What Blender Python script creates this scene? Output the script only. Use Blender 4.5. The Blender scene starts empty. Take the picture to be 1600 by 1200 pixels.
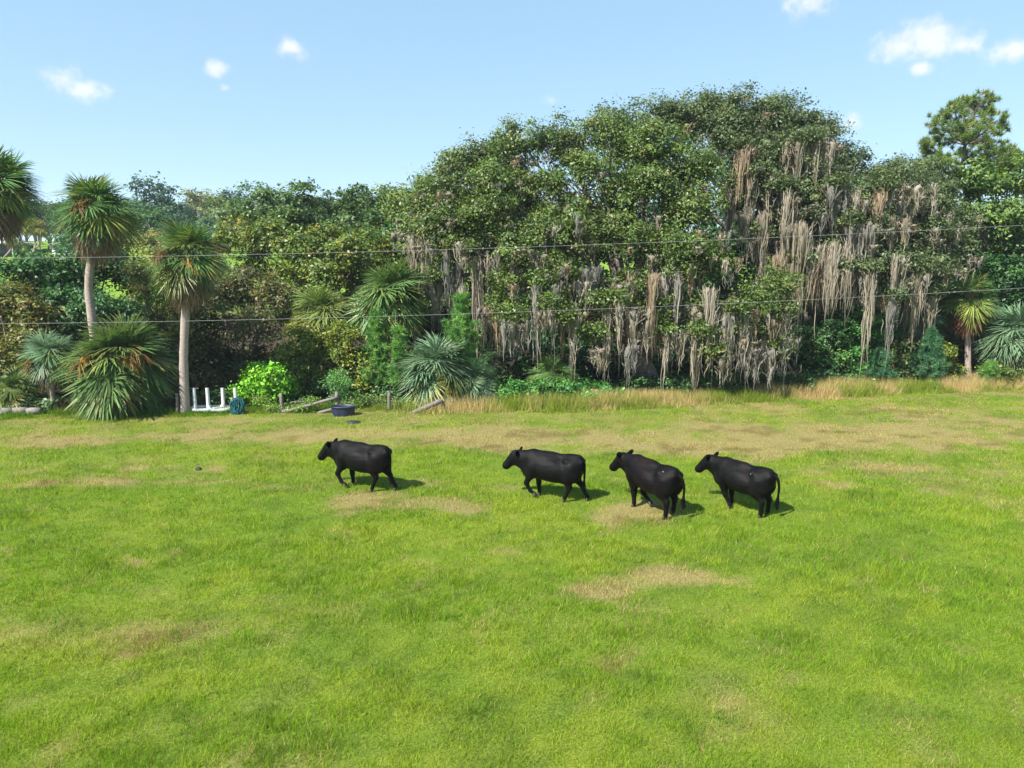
import bpy, math, random
import numpy as np
from mathutils import Vector, Matrix

# ------------------------------------------------------------------ camera, sky, sun, exposure
SC = bpy.context.scene
COL = SC.collection
F_PX = 1066.0            # focal length in photo pixels (24 mm on a 36 mm wide sensor)
CAM_H = 6.3
PITCH = math.radians(9.06)
cam_d = bpy.data.cameras.new('camera'); cam_d.lens = 24.0; cam_d.sensor_width = 36.0
cam_d.clip_start = 0.1; cam_d.clip_end = 6000
cam = bpy.data.objects.new('camera', cam_d); COL.objects.link(cam)
cam.location = (0, 0, CAM_H); cam.rotation_euler = (math.pi/2 - PITCH, 0, 0)
SC.camera = cam
SC.cycles.max_bounces = 4; SC.cycles.diffuse_bounces = 2; SC.cycles.glossy_bounces = 2; SC.cycles.transmission_bounces = 3; SC.cycles.volume_bounces = 0
SC.view_settings.view_transform = 'Standard'; SC.view_settings.look = 'None'
SC.view_settings.gamma = 1.0; SC.view_settings.use_curve_mapping = False
SC.view_settings.exposure = 1.6

SUN_AZ = math.atan2(-0.70, -0.62)      # compass direction of the sun (behind the camera, to its left)
SUN_EL = math.radians(47)
sun_vec = Vector((math.sin(SUN_AZ)*math.cos(SUN_EL), math.cos(SUN_AZ)*math.cos(SUN_EL), math.sin(SUN_EL)))
sd = bpy.data.lights.new('sun', 'SUN'); sd.energy = 3.8; sd.angle = math.radians(0.55); sd.color = (1.0, 0.945, 0.86)
sun = bpy.data.objects.new('sun', sd); COL.objects.link(sun)
sun.rotation_euler = (-sun_vec).to_track_quat('-Z', 'Y').to_euler()

C_T, S_T = math.cos(PITCH), math.sin(PITCH)
def ray(px, py):
    dx = (px-800)/F_PX; dy = (600-py)/F_PX
    return np.array([dx, C_T + dy*S_T, -S_T + dy*C_T])
def P(px, py, Y):
    r = ray(px, py); s = Y/r[1]
    return np.array([r[0]*s, Y, CAM_H + r[2]*s])
def MPP(Y): return Y/F_PX/ C_T
def AE(px, py):
    r = ray(px, py); r = r/np.linalg.norm(r)
    return math.atan2(r[0], r[1]), math.asin(r[2])

W = bpy.data.worlds.new('World'); SC.world = W; W.use_nodes = True
wn = W.node_tree.nodes; wl = W.node_tree.links; wn.clear()
def N(nodes, t, **kw):
    n = nodes.new(t)
    for k, v in kw.items(): setattr(n, k, v)
    return n
out = N(wn, 'ShaderNodeOutputWorld'); bg = N(wn, 'ShaderNodeBackground'); bg.inputs['Strength'].default_value = 0.15
sky = N(wn, 'ShaderNodeTexSky', sky_type='NISHITA', sun_disc=False)
sky.sun_elevation = SUN_EL; sky.sun_rotation = SUN_AZ; sky.altitude = 20
sky.air_density = 0.6; sky.dust_density = 0.0; sky.ozone_density = 2.0
tc = N(wn, 'ShaderNodeTexCoord'); sx = N(wn, 'ShaderNodeSeparateXYZ'); wl.new(tc.outputs['Generated'], sx.inputs[0])
def M2(op, a, b=None, c=None, nodes=wn, links=wl):
    m = nodes.new('ShaderNodeMath'); m.operation = op
    for i, v in enumerate((a, b, c)):
        if v is None: continue
        if isinstance(v, (int, float)): m.inputs[i].default_value = v
        else: links.new(v, m.inputs[i])
    return m.outputs[0]
az = M2('ARCTAN2', sx.outputs['X'], sx.outputs['Y']); el = M2('ARCSINE', sx.outputs['Z'])
nz = N(wn, 'ShaderNodeTexNoise'); nz.inputs['Scale'].default_value = 34; nz.inputs['Detail'].default_value = 5; nz.inputs['Roughness'].default_value = 0.6
wl.new(tc.outputs['Generated'], nz.inputs['Vector'])
clouds = [(98,122,34,11,.8),(128,138,28,10,.8),(158,134,20,8,.5),(341,106,15,12,.95),(353,138,7,5,.6),(459,75,22,13,1),(1258,4,46,12,.7),
          (1404,71,27,17,1),(1455,62,42,24,.75),(1506,70,22,16,1),(1438,107,16,9,.8),(1582,76,22,18,1),(1332,192,20,14,.9),(862,157,14,6,.35)]
blobs = []
for (x, y, a, b, s) in clouds:
    A, E = AE(x, y); blobs.append((A, E, 1.25*a/F_PX, 1.3*b/F_PX, s))
rr = random.Random(4)
for k in range(7):                       # the same fair-weather puffs go on all round the sky
    blobs.append((0.95 + k*0.68, rr.uniform(.18, .5), rr.uniform(.015, .04), rr.uniform(.01, .02), rr.uniform(.6, 1)))
cv = N(wn, 'ShaderNodeCombineXYZ'); wl.new(az, cv.inputs[0]); wl.new(M2('MULTIPLY', el, 1.7), cv.inputs[1])
mask = None
for (A, E, a, b, s) in blobs:
    if A > math.pi: A -= 2*math.pi
    dn = N(wn, 'ShaderNodeVectorMath', operation='DISTANCE'); wl.new(cv.outputs[0], dn.inputs[0]); dn.inputs[1].default_value = (A, E*1.7, 0)
    v = M2('MULTIPLY_ADD', dn.outputs['Value'], -1.25*s/(.5*a+.85*b), 1.25*s)
    mask = v if mask is None else M2('MAXIMUM', mask, v)
mask = M2('ADD', mask, M2('MULTIPLY', M2('SUBTRACT', nz.outputs['Fac'], 0.53), 3.0))
mr = N(wn, 'ShaderNodeMapRange', interpolation_type='SMOOTHSTEP'); wl.new(mask, mr.inputs['Value'])
mr.inputs['From Min'].default_value = -0.1; mr.inputs['From Max'].default_value = 1.25; mr.inputs['To Max'].default_value = 0.85
hs = N(wn, 'ShaderNodeHueSaturation'); hs.inputs['Saturation'].default_value = 1.62; gg = N(wn, 'ShaderNodeGamma'); gg.inputs[1].default_value = 0.36; wl.new(sky.outputs[0], gg.inputs[0]); wl.new(gg.outputs[0], hs.inputs['Color']); hs.inputs['Value'].default_value = 1.40; hs.inputs['Hue'].default_value = 0.487
mixc = N(wn, 'ShaderNodeMix', data_type='RGBA'); wl.new(mr.outputs[0], mixc.inputs['Factor'])
wl.new(hs.outputs[0], mixc.inputs[6]); mixc.inputs[7].default_value = (2.35, 2.38, 2.5, 1)
wl.new(mixc.outputs[2], bg.inputs['Color']); wl.new(bg.outputs[0], out.inputs['Surface'])

# ------------------------------------------------------------------ numpy helpers
RNG = np.random.default_rng(7)
def vnoise(x, y, seed=0):
    x = np.asarray(x, float); y = np.asarray(y, float)
    xi = np.floor(x).astype(np.int64); yi = np.floor(y).astype(np.int64)
    xf = x-xi; yf = y-yi; u = xf*xf*(3-2*xf); v = yf*yf*(3-2*yf)
    def h(a, b):
        n = (a*374761393 + b*668265263 + seed*1442695041) & 0xFFFFFFFF
        n = ((n ^ (n >> 13))*1274126177) & 0xFFFFFFFF
        return ((n ^ (n >> 16)) & 0xFFFF)/65535.0
    return (h(xi, yi)*(1-u)+h(xi+1, yi)*u)*(1-v) + (h(xi, yi+1)*(1-u)+h(xi+1, yi+1)*u)*v
def fbm(x, y, seed=0, o=4):
    s = 0; a = 0.5; t = 0
    for i in range(o):
        s = s + a*vnoise(x*2**i, y*2**i, seed+i*17); t += a; a *= 0.5
    return s/t
def sstep(a, b, x):
    t = np.clip((x-a)/(b-a), 0, 1); return t*t*(3-2*t)
def unit(v): return v/np.maximum(np.linalg.norm(v, axis=-1, keepdims=True), 1e-9)
def rdir(n, rng=RNG): return unit(rng.normal(size=(n, 3)))

def mesh_np(name, V, faces, mats, col=None, smooth=False, fmat=None):
    """faces: list of int arrays (m,k)"""
    me = bpy.data.meshes.new(name)
    V = np.asarray(V, np.float32)
    me.vertices.add(len(V)); me.vertices.foreach_set('co', V.ravel())
    nl = sum(f.size for f in faces); npoly = sum(len(f) for f in faces)
    idx = np.concatenate([f.ravel() for f in faces]).astype(np.int32)
    tot = np.concatenate([np.full(len(f), f.shape[1], np.int32) for f in faces])
    start = np.concatenate([[0], np.cumsum(tot)[:-1]]).astype(np.int32)
    me.loops.add(nl); me.loops.foreach_set('vertex_index', idx)
    me.polygons.add(npoly); me.polygons.foreach_set('loop_start', start)
    try: me.polygons.foreach_set('loop_total', tot)
    except Exception: pass
    for m in mats: me.materials.append(m)
    if fmat is not None: me.polygons.foreach_set('material_index', np.concatenate(fmat).astype(np.int32))
    if smooth: me.polygons.foreach_set('use_smooth', np.ones(npoly, bool))
    if col is not None:
        at = me.attributes.new('col', 'FLOAT_COLOR', 'POINT')
        c4 = np.ones((len(V), 4), np.float32); c4[:, :3] = col
        at.data.foreach_set('color', c4.ravel())
    me.update(calc_edges=True)
    return me
def obj(name, me, parent=None, loc=None):
    o = bpy.data.objects.new(name, me); COL.objects.link(o)
    if parent is not None: o.parent = parent
    if loc is not None: o.location = loc
    return o
def tag(o, label=None, cat=None, group=None, kind=None):
    if label: o['label'] = label
    if cat: o['category'] = cat
    if group: o['group'] = group
    if kind: o['kind'] = kind
    return o
def thing(name, label, cat, loc=(0,0,0), group=None, rz=0):
    o = bpy.data.objects.new(name, None); COL.objects.link(o); o.location = loc; o.rotation_euler = (0,0,rz)
    o.empty_display_size = 0.3
    return tag(o, label, cat, group)

class Geo:
    """collects vertex / face blocks"""
    def __init__(s): s.V = []; s.F = {3: [], 4: []}; s.C = []; s.n = 0
    def add(s, V, F, c=(1,1,1)):
        V = np.asarray(V, float); F = np.asarray(F, int)
        s.V.append(V); s.F[F.shape[1]].append(F+s.n); s.n += len(V)
        c = np.asarray(c, float)
        s.C.append(np.broadcast_to(c, (len(V), 3)) if c.ndim == 1 else c)
    def tube(s, pts, rad, sides=6, c=(1,1,1), cap=False):
        pts = np.asarray(pts, float); n = len(pts); rad = np.broadcast_to(np.asarray(rad, float), (n,))
        t = unit(np.gradient(pts, axis=0))
        ref = np.array([0.31, 0.17, 0.93]) if abs(t[:, 2]).mean() < 0.8 else np.array([1., .1, 0])
        a = unit(np.cross(t, ref)); b = np.cross(t, a)
        th = np.linspace(0, 2*math.pi, sides, endpoint=False)
        ring = pts[:, None, :] + rad[:, None, None]*(np.cos(th)[None, :, None]*a[:, None, :] + np.sin(th)[None, :, None]*b[:, None, :])
        V = ring.reshape(-1, 3)
        i = np.arange(n-1)[:, None]*sides; j = np.arange(sides)[None, :]; k = (j+1) % sides
        F = np.stack([i+j, i+k, i+sides+k, i+sides+j], -1).reshape(-1, 4)
        s.add(V, F, c)
        if cap:
            for e, o in ((0, 1), (n-1, -1)):
                base = s.n
                cV = np.vstack([ring[e], pts[e][None]])
                cF = np.array([[q, (q+1) % sides, sides] for q in range(sides)])
                s.add(cV, cF[:, ::-o] if o < 0 else cF, c)
    def box(s, c0, size, R=None, c=(1,1,1), taper=1.0):
        sz = np.asarray(size)/2
        v = np.array([[x, y, z] for z in (-1, 1) for y in (-1, 1) for x in (-1, 1)], float)
        v[4:, :2] *= taper
        v = v*sz
        if R is not None: v = v @ np.asarray(R).T
        s.add(v+np.asarray(c0), [[0,2,3,1],[4,5,7,6],[0,1,5,4],[2,6,7,3],[0,4,6,2],[1,3,7,5]], c)
    def mesh(s, name, mats, smooth=False, col=True):
        F = [np.concatenate(f) for f in (s.F[3], s.F[4]) if f]
        return mesh_np(name, np.concatenate(s.V), F, mats, np.concatenate(s.C) if col else None, smooth)

# ------------------------------------------------------------------ materials
def mat(name): 
    m = bpy.data.materials.new(name); m.use_nodes = True; m.node_tree.nodes.clear(); return m
def foliage_mat(name, trans=0.3, rough=0.5, spec=0.3, rnd=0.0):
    m = mat(name); n = m.node_tree.nodes; l = m.node_tree.links
    o = N(n, 'ShaderNodeOutputMaterial'); a = N(n, 'ShaderNodeAttribute', attribute_name='col')
    p = N(n, 'ShaderNodeBsdfPrincipled'); p.inputs['Roughness'].default_value = rough; p.inputs['Specular IOR Level'].default_value = spec
    t = N(n, 'ShaderNodeBsdfTranslucent'); mx = N(n, 'ShaderNodeMixShader'); mx.inputs[0].default_value = trans
    src = a.outputs['Color']
    if rnd > 0:
        oi = N(n, 'ShaderNodeObjectInfo'); h = N(n, 'ShaderNodeHueSaturation')
        v = M2('ADD', M2('MULTIPLY', oi.outputs['Random'], rnd, nodes=n, links=l), 1-rnd*0.5, nodes=n, links=l)
        hh = M2('ADD', M2('MULTIPLY', oi.outputs['Random'], 0.04, nodes=n, links=l), 0.48, nodes=n, links=l)
        l.new(v, h.inputs['Value']); l.new(hh, h.inputs['Hue']); l.new(src, h.inputs['Color']); src = h.outputs[0]
    if spec < .1:
        n.remove(p); p = N(n, 'ShaderNodeBsdfDiffuse')
        l.new(src, p.inputs['Color'])
    else: l.new(src, p.inputs['Base Color'])
    h2 = N(n, 'ShaderNodeHueSaturation'); h2.inputs['Saturation'].default_value = 1.15; h2.inputs['Value'].default_value = 1.3
    l.new(src, h2.inputs['Color']); l.new(h2.outputs[0], t.inputs['Color'])
    l.new(p.outputs[0], mx.inputs[1]); l.new(t.outputs[0], mx.inputs[2]); l.new(mx.outputs[0], o.inputs['Surface'])
    return m
def plain_mat(name, c1, c2=None, scale=8, rough=0.8, bump=0.0, stretch=(1,1,1), spec=0.3, metal=0, bscale=None, detail=6):
    m = mat(name); n = m.node_tree.nodes; l = m.node_tree.links
    o = N(n, 'ShaderNodeOutputMaterial'); p = N(n, 'ShaderNodeBsdfPrincipled')
    p.inputs['Roughness'].default_value = rough; p.inputs['Specular IOR Level'].default_value = spec; p.inputs['Metallic'].default_value = metal
    t = N(n, 'ShaderNodeTexCoord'); mp = N(n, 'ShaderNodeMapping'); mp.inputs['Scale'].default_value = stretch
    l.new(t.outputs['Object'], mp.inputs['Vector'])
    nz = N(n, 'ShaderNodeTexNoise'); nz.inputs['Scale'].default_value = scale; nz.inputs['Detail'].default_value = detail; nz.inputs['Roughness'].default_value = 0.65
    l.new(mp.outputs[0], nz.inputs['Vector'])
    r = N(n, 'ShaderNodeValToRGB'); r.color_ramp.elements[0].position = 0.35; r.color_ramp.elements[1].position = 0.65
    r.color_ramp.elements[0].color = (*c1, 1); r.color_ramp.elements[1].color = (*(c2 or c1), 1)
    l.new(nz.outputs['Fac'], r.inputs[0]); l.new(r.outputs[0], p.inputs['Base Color'])
    if bump:
        b = N(n, 'ShaderNodeBump'); b.inputs['Strength'].default_value = bump; b.inputs['Distance'].default_value = 0.03
        l.new(nz.outputs['Fac'], b.inputs['Height']); l.new(b.outputs[0], p.inputs['Normal'])
    l.new(p.outputs[0], o.inputs['Surface'])
    return m
LEAF = foliage_mat('leaf', 0.28, 0.45, 0.35)
FARLEAF = foliage_mat('far_leaf', 0.2, 0.6, 0.05, rnd=0.35)
FROND = foliage_mat('palm_frond', 0.25, 0.45, 0.3, rnd=0.5)
MOSSM = foliage_mat('spanish_moss', 0.3, 0.9, 0.05)
GRASSM = foliage_mat('grass_blade', 0.4, 0.6, 0.08)
BARK = plain_mat('oak_bark', (0.085,0.07,0.06), (0.24,0.205,0.18), 9, 0.95, 0.9, (1,1,0.35))
TWIG = plain_mat('grey_twig', (0.20,0.175,0.15), (0.34,0.30,0.27), 6, 0.95, 0.3)
PTRUNK = plain_mat('palm_trunk', (0.24,0.19,0.165), (0.40,0.33,0.295), 5, 0.9, 0.8, (1.2,1.2,5))
PINEBARK = plain_mat('pine_bark', (0.07,0.05,0.04), (0.16,0.125,0.105), 10, 0.95, 0.8, (1,1,0.4))
WOOD = plain_mat('weathered_wood', (0.12,0.10,0.09), (0.24,0.21,0.19), 5, 0.9, 0.5, (1,8,8))
WOODP = plain_mat('weathered_post', (0.11,0.095,0.085), (0.22,0.195,0.175), 6, 0.9, 0.5, (7,7,1))
PLASTW = plain_mat('white_plastic', (0.50,0.51,0.54), (0.60,0.60,0.60), 4, 0.45, 0.0, spec=0.5)
PLASTB = plain_mat('blue_plastic', (0.012,0.018,0.045), (0.02,0.028,0.06), 5, 0.5, 0.05, spec=0.5)
WIREM = plain_mat('cable_metal', (0.18,0.18,0.19), (0.25,0.25,0.26), 3, 0.55, 0, metal=0.0)
HOSE = plain_mat('teal_plastic', (0.01,0.07,0.085), (0.02,0.13,0.14), 8, 0.5, 0.0)
DARKP = plain_mat('black_rubber', (0.018,0.018,0.02), (0.03,0.03,0.032), 8, 0.6, 0.1)
STONE = plain_mat('concrete', (0.16,0.145,0.135), (0.24,0.22,0.21), 7, 0.9, 0.4)

# ------------------------------------------------------------------ ground
def TL(x): return np.interp(x, [-60,-25,-19,3,24,40,90], [28.5,29.3,29.6,31.8,36.8,40,48])     # where the mown field ends
def hgt(x, y):
    near = 0.16*(fbm(x/7, y/7, 3, 3)-.5) + 0.07*(fbm(x/1.3, y/1.3, 5, 3)-.5)
    hill = np.interp(y, [0,40,60,100,180,260,700,3000], [0,0.2,2.2,8.6,14.8,16.5,16,10])
    hill = hill + sstep(90,170,y)*3.0*(fbm(x/60, y/90, 8, 2)-.5)
    return near + hill
def GP(px, py):
    r = ray(px, py); s = CAM_H/-r[2]
    for _ in range(6):
        q = np.array([0,0,CAM_H])+r*s
        s = (CAM_H-hgt(q[0], q[1]))/-r[2]
    return np.array([0,0,CAM_H])+r*s
patches = []       # dead, straw-coloured patches: world ellipses
for (x, y, a, b, s) in [(630,785,120,15,1.0),(560,776,60,7,.6),(990,803,70,20,1.1),(1000,822,60,9,.7),(1045,905,90,24,.9),(930,922,60,16,1.0),(1150,915,45,10,.5),
        (1300,680,280,22,1.0),(1100,700,200,16,.9),(820,682,260,16,.8),(900,700,160,8,.7),(420,680,230,12,.75),(80,690,140,9,.6),(90,757,170,9,.75),(350,755,180,6,.55),
        (1280,757,60,5,.8),(200,878,40,6,.7),(1500,660,180,12,.6),(270,992,120,26,.28),(180,1035,45,9,.5),(400,1008,60,14,.45),(1180,995,40,10,.45),(1420,1000,50,12,.4),(1505,1012,26,10,.7),(950,1040,30,14,.5),
        (1330,1150,30,10,.4),(520,830,35,6,.35),(1430,730,160,10,.4),(720,757,120,6,.5),(60,1000,80,24,.2),(400,1180,40,14,.4)]:
    c = GP(x, y); e = GP(x+a, y); u = GP(x, y-b); d = GP(x, y+b)
    patches.append((c[0], c[1], abs(e[0]-c[0]), abs(u[1]-d[1])/2, s))
def dryness(x, y):
    w = (fbm(x/1.1, y/1.1, 21, 4)-.5)
    wx = x + 1.6*(fbm(x/2.2, y/2.2, 31, 3)-.5); wy = y + 1.6*(fbm(x/2.2, y/2.2, 41, 3)-.5)
    d = np.zeros_like(x)
    for (cx, cy, a, b, s) in patches:
        q = ((wx-cx)/a)**2 + ((wy-cy)/b)**2
        d = np.maximum(d, s*np.clip(1.25-q, 0, 1.0))
    far = sstep(22, 28, y)*0.30
    d = d*(.72+.5*fbm(x/.16,y/.12,27,2)) + far + 0.16*np.clip((fbm(x/5, y/3, 61, 4)-.5)*4, -0.6, 1)
    d = d + 0.22*sstep(16,9,y)*np.clip((fbm(x/2.6,y/1.5,66,4)-.47)*5,0,1)*sstep(6,-6,x)
    d = d + w*2.2*(0.25+d) + (fbm(x/.3, y/.24, 23, 3)-.5)*1.5*np.clip(d,0,.7)
    spots = sstep(.72, .80, fbm(x/.55, y/.55, 71, 3))*0.45
    return np.clip(d+spots, 0, 1.1)
def field_colour(x, y, rng=None):
    """colours of the living and the dead grass over the field, linear"""
    n = len(x)
    g1 = np.array([0.162,0.272,0.018]); g2 = np.array([0.222,0.31,0.024]); g3 = np.array([0.090,0.18,0.017]); st = np.array([0.40,0.305,0.14]); br = np.array([0.20,0.12,0.058])
    a = .55*fbm(x/3.1, y/1.8, 81, 5)+.45*fbm(x/.5, y/.4, 85, 3); b = .5*fbm(x/1.4, y/.9, 91, 4)+.5*fbm(x/.35, y/.3, 95, 2)
    k = sstep(.42,.62,a)[:,None]; k2 = sstep(.48,.68,b)[:,None]*.6
    c = g1*(1-k)+g2*k; c = c*(1-k2)+g3*k2
    d = dryness(x, y)
    nbr = sstep(.58,.72,fbm(x/.7, y/.7, 101, 3))[:,None]*.75
    s = st*(1-nbr)+br*nbr
    if rng is not None:
        t = (rng.random(n) < np.clip(d*1.0, 0.06, .90))[:,None]*0.92
    else: t = np.clip(d, 0, .75)[:,None]
    return c*(1-t)+s*t, d

xs = np.concatenate([np.linspace(-900,-60,18)[:-1], np.linspace(-60,-34,30)[:-1], np.arange(-34,34,.4), np.linspace(34,60,30)[1:], np.linspace(60,900,18)[1:]])
ys = np.concatenate([np.linspace(-400,4,10)[:-1], np.arange(4,40,.33), np.linspace(40,120,60)[1:], np.linspace(120,300,36)[1:], np.linspace(300,3000,12)[1:]])
X, Y = np.meshgrid(xs, ys); xf = X.ravel(); yf = Y.ravel()
V = np.stack([xf, yf, hgt(xf, yf)], 1)
nx, ny = len(xs), len(ys)
i = np.arange(ny-1)[:,None]*nx; j = np.arange(nx-1)[None,:]
Fq = np.stack([i+j, i+j+1, i+nx+j+1, i+nx+j], -1).reshape(-1,4)
gc, gd = field_colour(xf, yf)
gc = gc*0.55 + np.array([0.10,0.085,0.03])*0.26  # darkened to paint the shade between blades, with brown soil and thatch mixed in
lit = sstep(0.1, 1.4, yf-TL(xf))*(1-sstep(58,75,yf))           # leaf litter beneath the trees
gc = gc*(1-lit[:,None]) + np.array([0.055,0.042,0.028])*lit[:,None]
lawn = sstep(58,75,yf)[:,None]
gc = gc*(1-lawn)+np.array([0.15,0.25,0.03])*lawn
gm = mat('field_soil_thatch_and_shade'); n = gm.node_tree.nodes; l = gm.node_tree.links
o_ = N(n,'ShaderNodeOutputMaterial'); p_ = N(n,'ShaderNodeBsdfPrincipled'); p_.inputs['Roughness'].default_value = .95; p_.inputs['Specular IOR Level'].default_value = .1
a_ = N(n,'ShaderNodeAttribute', attribute_name='col'); tcg = N(n,'ShaderNodeTexCoord')
nf = N(n,'ShaderNodeTexNoise'); nf.inputs['Scale'].default_value = 30; nf.inputs['Detail'].default_value = 8; nf.inputs['Roughness'].default_value=.75; l.new(tcg.outputs['Object'], nf.inputs['Vector'])
hv = N(n,'ShaderNodeHueSaturation'); l.new(a_.outputs['Color'], hv.inputs['Color'])
l.new(M2('MAXIMUM', M2('ADD', M2('MULTIPLY', nf.outputs['Fac'], 3.6, nodes=n, links=l), -.85, nodes=n, links=l), .2, nodes=n, links=l), hv.inputs['Value'])
bp = N(n,'ShaderNodeBump'); bp.inputs['Strength'].default_value=.6; bp.inputs['Distance'].default_value=.06; l.new(nf.outputs['Fac'], bp.inputs['Height'])
l.new(hv.outputs[0], p_.inputs['Base Color']); l.new(bp.outputs[0], p_.inputs['Normal']); l.new(p_.outputs[0], o_.inputs['Surface'])
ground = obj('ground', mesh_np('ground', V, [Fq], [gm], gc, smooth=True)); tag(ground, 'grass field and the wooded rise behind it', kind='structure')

# ------------------------------------------------------------------ grass of the field
def blades(base, h, w, lean, rng, tipdir=None):
    n = len(base); th = rng.random(n)*2*math.pi
    side = np.stack([np.cos(th), np.sin(th), np.zeros(n)], 1)*(w/2)[:,None]
    la = rng.random(n)*2*math.pi
    tip = base + np.stack([np.cos(la)*lean*h, np.sin(la)*lean*h, h], 1)
    V = np.stack([base-side, base+side, tip], 1).reshape(-1,3)
    return V, np.arange(3*n).reshape(-1,3)
rng = np.random.default_rng(11)
NB = 760000
yy = (6.8**.3 + rng.random(NB)*(37**.3-6.8**.3))**(1/.3)
xx = (rng.random(NB)*2-1)*(0.81*yy+1.6)
keep = yy < TL(xx)-0.1
xx = xx[keep]; yy = yy[keep]
cl = fbm(xx/.28, yy/.28, 131, 3)                       # tussocks
keep = rng.random(len(xx)) < 0.45+.8*sstep(.38,.6,cl)
xx = xx[keep]; yy = yy[keep]; cl = cl[keep]
c, d = field_colour(xx, yy, rng)
tall = fbm(xx/1.6, yy/1.2, 141, 3)
h = (0.045+0.085*rng.random(len(xx)))*(0.75+0.5*sstep(.35,.65,tall))*(0.8+.4*cl)*(1-.3*np.clip(d,0,1))*(1-.25*sstep(21,27,yy))
tuft = sstep(.62,.74,fbm(xx/.9, yy/.7, 151, 3))*(1-np.clip(d,0,1)); h = h*(1+.35*tuft); c = c*(1-.08*tuft[:,None])
w = 0.0095*(yy/11)**.8*(0.7+.6*rng.random(len(xx)))
Vb, Fb = blades(np.stack([xx, yy, hgt(xx,yy)-.012], 1), h, w, 0.15+0.85*rng.random(len(xx)), rng)
c = c*(0.5+.95*rng.random((len(xx),1)))
Cb = np.repeat(c, 3, 0); Cb[2::3] = Cb[2::3]*1.15
g = obj('grass', mesh_np('grass', Vb, [Fb], [GRASSM], Cb)); tag(g, 'short green pasture grass with dry straw patches', kind='stuff')

# uncut straw grass along the edge of the trees, and weeds along the old fence
def strip_grass(name, label, x0, x1, n, offs, hrange, cols, seed, wmul=1.0, fade=0.):
    rng = np.random.default_rng(seed)
    x = x0+(x1-x0)*rng.random(n)
    if fade: x = x[rng.random(n) < np.clip((x-x0)/fade, 0, 1)]; n = len(x)
    o = offs[0]+(offs[1]-offs[0])*rng.random(n)
    wob = 1.0*(fbm(x/4, x*0, seed, 3)-.5)
    y = TL(x)+o+wob
    cl = fbm(x/.5, y/.5, seed+3, 3); k = rng.random(n) < .2+1.2*sstep(.4,.62,cl); x=x[k]; y=y[k]; cl=cl[k]; n=len(x)
    pos = sstep(offs[0], offs[0]+.7, y-TL(x)-1.0*(fbm(x/4, x*0, seed, 3)-.5))
    big = fbm(x/3.0, y/2, seed+9, 3)
    h = (hrange[0]+(hrange[1]-hrange[0])*rng.random(n))*(0.35+.65*pos)*(0.5+.9*big)
    V_, F_ = blades(np.stack([x,y,hgt(x,y)-.02],1), h, np.full(n,.022*wmul)*(.6+.8*rng.random(n)), .1+.6*rng.random(n), rng)
    m = fbm(x/2.2, y/1.2, seed+5, 3); cols = np.array(cols)
    t = sstep(.38,.62,m+.25*(rng.random(n)-.5)-.12*(pos-.5))[:,None]
    c = (cols[0]*(1-t)+cols[1]*t)*(.7+.55*rng.random((n,1)))
    C_ = np.repeat(c,3,0)
    o_ = obj(name, mesh_np(name, V_, [F_], [GRASSM], C_)); tag(o_, label, kind='stuff')
strip_grass('tall_dry_grass', 'uncut straw-coloured grass along the edge of the trees', -6, 42, 105000, (-1.5, .9), (.35,.8), [(.52,.41,.19),(.20,.27,.035)], 17, fade=12.)
strip_grass('tall_green_grass', 'uncut green grass at the foot of the old fence', -40, 4, 60000, (-.6, 1.2), (.12,.36), [(.11,.21,.02),(.18,.23,.03)], 19)
strip_grass('dry_weeds', 'brown dry weeds beneath the palms', -40, -14.5, 26000, (.5, 2.0), (.3,.6), [(.20,.14,.085),(.12,.13,.03)], 23)

# ------------------------------------------------------------------ foliage builders
def leaf_quads(C, Nn, s, asp, col, rng):
    n = len(C)
    t = unit(np.cross(Nn, rng.normal(size=(n,3)))); b = np.cross(Nn, t)
    s = s[:,None]; fold = Nn*s*0.10
    V = np.stack([C-t*s*.5, C+b*s*asp*.5+fold, C+t*s*.5, C-b*s*asp*.5+fold], 1).reshape(-1,3)
    return V, np.arange(4*n).reshape(-1,4), np.repeat(col, 4, 0)
def pick(pal, n, rng):
    pal = np.array([list(p) for p in pal]); w = pal[:,3]/pal[:,3].sum()
    return pal[rng.choice(len(pal), n, p=w), :3]
FOL = 1.5
def n3(p):
    return (vnoise(p[:,0]+.6*p[:,2], p[:,1]-.4*p[:,2], 5)+vnoise(p[:,1]+.3*p[:,0], p[:,2]+.5*p[:,0], 6)+vnoise(p[:,2]*1.1-.4*p[:,1], p[:,0], 7))/3
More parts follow.
